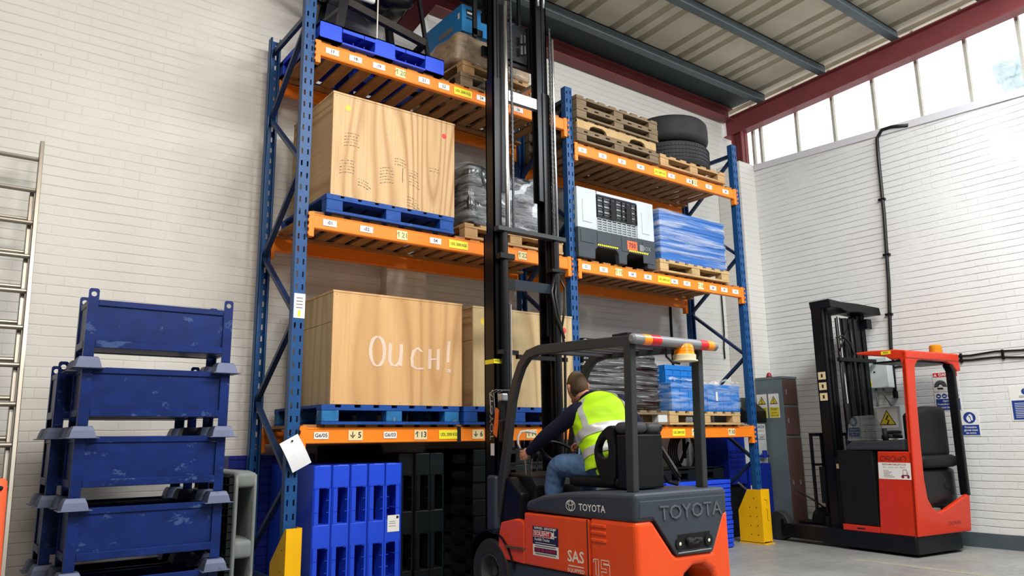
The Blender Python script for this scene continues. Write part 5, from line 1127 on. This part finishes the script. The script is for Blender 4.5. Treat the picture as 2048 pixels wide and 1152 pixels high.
m = MB().plate((-.001,.10,2.035), LX, FZ, .11, .034, .001, 0).text('F3503', .024, (-.001,.10,2.035), LX, FZ, .0015, 1, .02); m.build('fleet_label', [M['ylab'], M['ink']], rt)
m = MB().text('CROWN', .05, (.62,-.034,.30), FX, FZ, .0, 0, .01, fit=.22); o = m.build('lettering', mat('faded_maroon_rear', (150,60,44), .6), rt); o.location = (0,-.006,0)
bc = MB().lathe([(0,.095),(.05,.093),(.062,.08),(.066,.01),(.066,.0)], (.78,.03,2.055), 'z', 24).build('beacon', mat('dull_amber', (196,130,20), .3), rt); MB().lathe([(.06,-.0),(.072,0),(.072,.012),(.06,.014)], (.78,.03,2.04), 'z', 20).build('beacon_base', M['black'], bc)
# mast, pushed forward over the outriggers
def rail2(name, x, s, z0, z1, w, y, d): m = MB(); rail(m, x, s, z0, z1, w, d, y); return m.build(name, M['black'], rt)
r0 = rail2('mast_rail', .12, 1, .16, 2.66, .05, .93, .14); rail2('mast_rail', .90, -1, .16, 2.62, .07, .93, .14)
rail2('inner_rail', .20, 1, .3, 2.64, .05, .94, .11); rail2('inner_rail', .82, -1, .3, 2.6, .06, .94, .11); rail2('inner_rail', .27, 1, .35, 2.6, .05, .95, .09); rail2('inner_rail', .75, -1, .35, 2.58, .05, .95, .09)
MB().prism([(.10,2.74),(.34,2.72),(.62,2.72),(1.03,2.70),(1.05,2.61),(.93,2.60),(.62,2.62),(.42,2.60),(.30,2.64),(.12,2.64)], .80, 1.08, 'y').build('crosshead', M['black'], rt, bev=.012)
MB().box(.84,.93,.86,.92,2.44,2.56).build('crosshead_lug', M['black'], rt)
MB().box(.26,.93,.845,.885,2.03,2.075).build('cross_tie', M['black2'], rt, bev=.006)
for x, r_ in ((.36,.016),): MB().cyl((x+.03,.90,1.4),(x,.90,2.56), r_, 10).build('chrome_rod', M['chrome'], rt)
for x in (.40,.50,.60,.70): MB().cyl((x+.02,.93,.4),(x,.93,2.55), .034 if x != .5 else .045, 12).build('lift_cylinder', M['black'], rt)
MB().cyl((.345,.88,1.02),(.34,.88,1.55), .035, 12).build('coil_hose', M['hose'], rt)
for k, pts in enumerate(([(.25,.86,2.30),(.33,.84,2.33),(.44,.83,2.25),(.52,.85,2.12)],[(.30,.87,2.15),(.36,.85,2.28),(.46,.86,2.4)],[(.30,.87,2.1),(.28,.86,1.7),(.31,.86,1.3),(.28,.86,1.05)],[(.55,.88,2.5),(.53,.86,2.2),(.56,.86,1.6),(.5,.86,1.1)],[(.38,.88,1.5),(.36,.86,1.25),(.40,.86,1.05)])): MB().tube(pts, .011, 8).build('hydraulic_hose', M['hose'], rt, smooth=True)
m = MB()
for k, z in enumerate((1.87,1.75,1.63)): m.plate((.118,1.0,z), LX, FZ, .1, .085, .001, 0); m.plate((.118,1.0,z), LX, FZ, .025, .04, .0015, 1); pass
m.build('pictogram_label', [M['cream'], M['ink']], r0)
cr2 = MB().box(.10,.9,1.09,1.14,.45,.85).box(.12,.88,1.09,1.13,.2,.3).build('fork_carriage', M['black2'], rt)
for x in (.02,.2,.42,.66,.86): MB().box(x,x+.03,1.15,1.175,.34,1.22).build('load_backrest_bar', M['black'], cr2)
MB().box(.02,.89,1.15,1.175,1.19,1.225).box(.02,.89,1.15,1.175,.86,.885).build('load_backrest_rail', M['black'], cr2)
for x in (.25,.62): MB().box(x,x+.1,1.15,1.19,.12,.7).box(x,x+.1,1.19,1.92,.12,.16).build('fork', M['black2'], cr2)
MB().box(.10,.9,.83,.92,.2,.95).build('mast_foot', M['black2'], rt); MB().plate((.098,.875,.86), LX, FZ, .06, .05, .002).build('sticker', M['cream'], rt)
# ------------------------------------------------------------------ driver
dr = thing('person', 'driver in yellow high visibility vest and jeans seated on the forklift, seen from behind', 'person', (3.89,3.98,.95))
A = Vector((.365,-.12,.05)).normalized()
RG = [((3.885,3.97,.93),.15,.12),((3.885,3.975,.99),.185,.135),((3.89,4.0,1.08),.172,.128),((3.90,4.055,1.20),.178,.132),((3.915,4.11,1.31),.195,.135),((3.925,4.145,1.39),.205,.118),((3.925,4.17,1.435),.178,.098),((3.915,4.205,1.475),.11,.08),((3.905,4.235,1.50),.062,.062)]
def ring(t):
    t = max(0, min(len(RG)-1.0001, t)); i = int(t); k = t-i
    p0, p1, p2, p3 = [RG[max(0,min(len(RG)-1,j))] for j in (i-1,i,i+1,i+2)]
    def cr(a,b,c,d): return .5*((2*b)+(c-a)*k+(2*a-5*b+4*c-d)*k*k+(3*b-a-3*c+d)*k**3)
    c = Vector([cr(p0[0][q],p1[0][q],p2[0][q],p3[0][q]) for q in range(3)])
    return c, cr(p0[1],p1[1],p2[1],p3[1]), cr(p0[2],p1[2],p2[2],p3[2])
def torso(t, th, off=0.0):
    c, w, d = ring(t); c2, _, _ = ring(t+.05); sp = (c2-c).normalized()
    a = (A - sp*A.dot(sp)*.5).normalized(); b = a.cross(sp).normalized()          # b points to the front
    co, si = math.cos(th), math.sin(th); f = lambda v: math.copysign(abs(v)**.86, v)
    return c + a*(w+off)*f(co) - b*(d+off)*f(si)*(-1)
def shell(t0, t1, a0, a1, off, nt=24, na=40, wr=0.0):
    vs = []; cl = abs(a1-a0) > 6.28
    for i in range(nt+1):
        for j in range(na if cl else na+1):
            t = t0+(t1-t0)*i/nt; th = a0+(a1-a0)*j/na; p = torso(t, th, off)
            if wr: p = p + (p-ring(t)[0]).normalized()*wr*noise.noise(Vector((p.x*9,p.y*9,p.z*16)))
            vs.append(p)
    n = na if cl else na+1
    fs = [(i*n+j, i*n+(j+1)%n, (i+1)*n+(j+1)%n, (i+1)*n+j) for i in range(nt) for j in range(na)]
    return vs, fs
def remesh(o, v, it=4, thick=None):
    r = o.modifiers.new('join', 'REMESH'); r.mode = 'VOXEL'; r.voxel_size = v; r.use_smooth_shade = True
    s = o.modifiers.new('soft', 'SMOOTH'); s.iterations = it; s.factor = .5
def limb(m, pts, rs, n=14):
    P = [Vector(p) for p in pts]; Q = []; RR = []
    for i in range(len(P)-1):
        for k in range(6):
            t = k/6; p0, p1, p2, p3 = P[max(i-1,0)], P[i], P[i+1], P[min(i+2,len(P)-1)]
            Q.append(.5*((2*p1)+(p2-p0)*t+(2*p0-5*p1+4*p2-p3)*t*t+(3*p1-p0-3*p2+p3)*t**3)); RR.append(rs[i]+(rs[i+1]-rs[i])*t)
    Q.append(P[-1]); RR.append(rs[-1]); m.tube(Q, RR, n)
    m.lump(*[c for q in range(3) for c in (Q[-1][q]-RR[-1], Q[-1][q]+RR[-1])], (6,6,6), RR[-1], 0); return m
HC = Vector((3.886,4.315,1.578)); hf = Vector((.22,.95,.06)).normalized(); hr = hf.cross(Vector((-.10,0,1))).normalized(); hu = hr.cross(hf).normalized()
def head(a, b, c, s=1.0):          # unit direction (right, front, up) -> point on the head
    w = .074*(1 - .16*max(0,-c)*(1 if b > 0 else .5)); l = .094*(1-.10*max(0,-c)); h = .118
    if c < 0 and b > 0: b = b*(1+.10*(-c)); 
    if c < -.2 and b < 0: b *= .86
    return HC + hr*a*w*s + hf*(b*l*s + .006) + hu*c*h*s
def sphere(fn, keep=None, nu=36, nv=24):
    vs = []; fs = []
    for i in range(nv+1):
        for j in range(nu):
            ph = math.pi*i/nv; th = 2*math.pi*j/nu; vs.append(fn(math.sin(ph)*math.cos(th), math.sin(ph)*math.sin(th), math.cos(ph)))
    for i in range(nv):
        for j in range(nu):
            ph = math.pi*(i+.5)/nv; th = 2*math.pi*(j+.5)/nu; d = (math.sin(ph)*math.cos(th), math.sin(ph)*math.sin(th), math.cos(ph))
            if keep is None or keep(*d): fs.append((i*nu+j, (i+1)*nu+j, (i+1)*nu+(j+1)%nu, i*nu+(j+1)%nu))
    return vs, fs
m = MB(); m.add(*sphere(head))
nk = ring(8)[0]
limb(m, [(3.92,4.15,1.42), nk+Vector((0,.0,.0)), HC-hu*.055-hf*.015], [.06,.056,.056])
def hp(a, b, c): return HC + hr*a + hf*b + hu*c
m.tube([hp(0,.088,.022), hp(0,.104,-.004), hp(0,.118,-.026), hp(0,.10,-.036)], [.009,.011,.014,.010], 10)      # nose
m.tube([hp(-.024,.086,-.062), hp(0,.098,-.062), hp(.024,.086,-.062)], [.005,.007,.005], 8); m.tube([hp(-.022,.085,-.071), hp(0,.096,-.072), hp(.022,.085,-.071)], [.005,.008,.005], 8)
m.lump(*[c for q in range(3) for c in ((hp(0,.078,-.098))[q]-.022, (hp(0,.078,-.098))[q]+.022)], (6,6,6), .022, 0)   # chin
m.tube([hp(-.045,.078,.032), hp(0,.092,.034), hp(.045,.078,.032)], [.006,.008,.006], 8)                                # brow
for s in (-1, 1):          # ears
    e = [hp(s*.072,.0,.026), hp(s*.084,-.012,.03), hp(s*.088,-.02,.01), hp(s*.084,-.012,-.014), hp(s*.074,.0,-.03)]
    m.tube(e, [.007,.008,.0085,.008,.007], 8); m.tube([hp(s*.07,-.004,.015), hp(s*.08,-.008,0), hp(s*.07,-.002,-.018)], [.01,.01,.009], 8)
m.add(*shell(0, 8, 0, 2*math.pi, -.025, 20, 28)); m.add([ring(0)[0]]+[torso(0,2*math.pi*j/28,-.025) for j in range(28)], [(0,1+j,1+(j+1)%28) for j in range(28)])
SL, SR = Vector((3.752,4.185,1.392)), Vector((4.105,4.07,1.44)); EL, ER = Vector((3.672,4.445,1.225)), Vector((4.285,4.12,1.275)); WL_, WR_ = Vector((3.668,4.645,1.108)), Vector((4.03,4.365,1.17))
limb(m, [SL+Vector((.06,-.02,0)), SL, EL, WL_], [.046,.042,.033,.026]); limb(m, [SR-Vector((.06,0,0)), SR, ER, WR_], [.046,.042,.033,.026])
KL, KR = Vector((3.715,4.36,1.0)), Vector((4.06,4.35,1.0)); AL, AR = Vector((3.70,4.46,.60)), Vector((4.07,4.48,.60))
limb(m, [(3.82,3.98,.99),(3.80,4.05,.985),KL,(3.705,4.42,.80),AL], [.08,.078,.06,.052,.038]); limb(m, [(3.96,3.96,.99),(3.98,4.03,.985),KR,(4.06,4.43,.80),AR], [.08,.078,.06,.052,.038])
def hand(wr, palm, side, fing, thumb):
    limb(m, [wr, palm[0], palm[1]], [.024,.026,.024]); limb(m, [wr, palm[0]+side*.022, palm[1]+side*.026], [.018,.02,.017]); limb(m, [wr, palm[0]-side*.02, palm[1]-side*.026], [.018,.019,.016])
    for f_, r_ in fing: m.tube([Vector(p) for p in f_], [r_*1.1,r_*1.08,r_,r_*.95,r_*.8], 10)
    m.tube([Vector(p) for p in thumb], [.013,.012,.0105,.008], 10)
fl_ = []
for k, (z, r_, e) in enumerate(((1.112,.0088,1.0),(1.091,.0092,1.08),(1.070,.0088,1.02),(1.050,.0076,.85))):
    fl_.append(([(3.664,4.70,z),(3.659,4.735,z-.002),(3.672,4.735+.031*e,z-.003),(3.700,4.735+.030*e,z-.004),(3.716,4.735+.008,z-.004)], r_))
hand(WL_, (Vector((3.664,4.675,1.092)), Vector((3.662,4.705,1.080))), Vector((0,.1,1)).normalized(), fl_, [(3.672,4.668,1.108),(3.692,4.69,1.126),(3.705,4.718,1.129),(3.702,4.748,1.124)])
fr_ = []
for k, (dx, r_, e) in enumerate(((-.030,.0088,1.0),(-.010,.0092,1.06),(.010,.0088,1.0),(.029,.0076,.82))):
    fr_.append(([(3.995+dx,4.42,1.158),(3.985+dx,4.447,1.16),(3.978+dx,4.47*1+.0*e,1.142),(3.976+dx,4.475,1.118),(3.98+dx,4.462,1.10)], r_))
hand(WR_, (Vector((4.015,4.39,1.165)), Vector((3.998,4.418,1.16))), Vector((1,.25,0)).normalized(), fr_, [(3.985,4.385,1.158),(3.958,4.40,1.145),(3.945,4.425,1.128),(3.948,4.447,1.115)])
body = m.build('body', M['skin'], dr, smooth=True); remesh(body, .0048, 3)
for s in (-1, 1): MB().add(*sphere(lambda a,b,c: hp(s*.031,.078,.016)+hr*a*.013+hf*b*.013+hu*c*.012, None, 14, 10)).build('eye', M['wht'], dr, smooth=True); MB().add(*sphere(lambda a,b,c: hp(s*.031,.0885,.016)+hr*a*.006+hf*b*.004+hu*c*.006, None, 10, 8)).build('iris', M['ink'], dr, smooth=True)
def hk(a, b, c):
    if b > .35: return c > .50 + .25*(b-.35)
    if b > .0: return c > .18 + .9*b*(.35)
    return c > .18 - .95*min(1,-b*1.6)
def hfn(a, b, c):
    s = 1.045 + .035*max(0,c) + .012*noise.noise(Vector((a*7,b*7,c*7)))
    if c > .45 and b > .1: s += .05*(c-.45)
    return head(a, b, c, s)
hh = MB().add(*sphere(hfn, hk, 48, 36)).build('hair', M['hair'], dr, smooth=True); s_ = hh.modifiers.new('thick', 'SOLIDIFY'); s_.thickness = .012; s_.offset = -1
# navy jumper with sleeves and collar
m = MB(); m.add(*shell(0, 7.6, 0, 2*math.pi, .002, 24, 32)); m.add([ring(0)[0]]+[torso(0,2*math.pi*j/32,.002) for j in range(32)], [(0,1+j,1+(j+1)%32) for j in range(32)]); m.add([ring(7.6)[0]]+[torso(7.6,2*math.pi*j/32,.002) for j in range(32)], [(0,1+(j+1)%32,1+j) for j in range(32)])
limb(m, [SL+Vector((.07,-.03,.0)), SL, (SL+EL)/2+Vector((-.006,0,-.006)), EL, (EL+WL_)/2, WL_-(WL_-EL)*.06], [.07,.07,.06,.054,.047,.039])
limb(m, [SR-Vector((.07,-.01,0)), SR, (SR+ER)/2+Vector((.008,0,0)), ER, (ER+WR_)/2, WR_-(WR_-ER)*.06], [.074,.076,.068,.066,.052,.042])
m.tube([ring(7.4)[0], ring(8)[0]+Vector((0,.006,.022))], [.074,.066], 18)
j = m.build('jumper', M['navyk'], dr, smooth=True); remesh(j, .009, 3)
# jeans
m = MB(); m.add(*shell(0, 1.7, 0, 2*math.pi, .006, 8, 32)); 
for t, fl2 in ((0,1),(1.7,0)): m.add([ring(t)[0]]+[torso(t,2*math.pi*j/32,.006) for j in range(32)], [(0,1+j,1+(j+1)%32) if fl2 else (0,1+(j+1)%32,1+j) for j in range(32)])
limb(m, [(3.81,3.95,.975),(3.80,4.05,.985),(3.755,4.2,1.0),KL+Vector((0,-.02,.005)),(3.712,4.405,.90),(3.705,4.42,.78),AL+Vector((0,0,.03))], [.10,.10,.092,.08,.074,.066,.058])
limb(m, [(3.97,3.94,.975),(3.98,4.03,.985),(4.02,4.2,1.0),KR+Vector((0,-.02,.005)),(4.055,4.40,.90),(4.06,4.43,.78),AR+Vector((0,0,.03))], [.10,.10,.092,.08,.074,.066,.058])
j = m.build('jeans', M['denim'], dr, smooth=True); remesh(j, .009, 3)
tx = bpy.data.textures.new('cloth_folds', 'CLOUDS'); tx.noise_scale = .055; tx.noise_depth = 2
d_ = j.modifiers.new('folds', 'DISPLACE'); d_.texture = tx; d_.strength = .016; d_.mid_level = .5; d_.texture_coords = 'LOCAL'
for x, y in ((3.70,4.50),(4.07,4.52)): MB().lump(x-.045,x+.045,y-.12,y+.15,.531,.61,(8,12,6),.038,.0).build('shoe', M['black2'], dr, smooth=True)
MB().add(*shell(1.45, 1.78, 0, 2*math.pi, .011, 3, 40)).build('belt', M['black2'], dr, smooth=True)
# hi-vis vest with reflective tape, open armholes
def armhole(t, th):
    for s, ctr in ((0, 0.0), (1, math.pi)):
        d = abs((th-ctr+math.pi) % (2*math.pi) - math.pi)
        if 4.05 < t < 5.75 and d < (.50 if s else .42)*math.sin((t-4.05)/1.7*math.pi)**.6: return True
    return False
def vest(t0, t1, a0, a1, off, nt, na):
    vs, fs = shell(t0, t1, a0, a1, off, nt, na, .013); n = na if abs(a1-a0) > 6.28 else na+1; keep = []
    for f in fs:
        i, jj = f[0]//n, f[0] % n; t = t0+(t1-t0)*(i+.5)/nt; th = a0+(a1-a0)*(jj+.5)/na
        if not armhole(t, th): keep.append(f)
    return vs, keep
VT = 6.95
v_ = MB().add(*vest(1.05, VT, 0, 2*math.pi, .020, 150, 200)).build('hi_vis_vest', M['hiv'], dr, smooth=True); s_ = v_.modifiers.new('thick', 'SOLIDIFY'); s_.thickness = .005; s_.offset = 0
def tape(t0, t1, a0, a1, nt=6, na=60):
    o = MB().add(*vest(t0, t1, a0, a1, .0275, nt, na)).build('reflective_tape', M['band'], v_, smooth=True); return o
tape(1.95, 2.4, 0, 2*math.pi, 6, 96); tape(2.95, 3.42, 0, 2*math.pi, 6, 96)
for c0 in (-math.pi/2,):
    pass
def strap(th0, th1, t0, t1, w):
    vs = []; n = 26
    for i in range(n+1):
        k = i/n; t = t0+(t1-t0)*k; th = th0+(th1-th0)*k; c, ww, _ = ring(t)
        for s in range(4):
            p = torso(t, th + (s/3-.5)*w/max(.08,ww), .0278); p = p + (p-c).normalized()*.013*noise.noise(Vector((p.x*9,p.y*9,p.z*16))); vs.append(p)
    MB().add(vs, [(i*4+s, i*4+s+1, i*4+s+5, i*4+s+4) for i in range(n) for s in range(3)]).build('reflective_tape', M['band'], v_, smooth=True)
SG = -1 if (torso(3, math.pi/2)-ring(3)[0]).y > 0 else 1       # which side of the ring is the back
for s in (1, -1):
    strap(SG*math.pi/2 + s*.88, SG*math.pi/2 + s*.78, 3.42, 6.7, .052); strap(-SG*math.pi/2 + s*.80, -SG*math.pi/2 + s*.72, 3.42, 6.7, .052)
MB().prism([(3.90,.955),(3.93,1.0),(3.95,.98),(3.935,.95)], 3.70, 3.715, 'x').build('yellow_belt_tag', M['hiv'], dr)
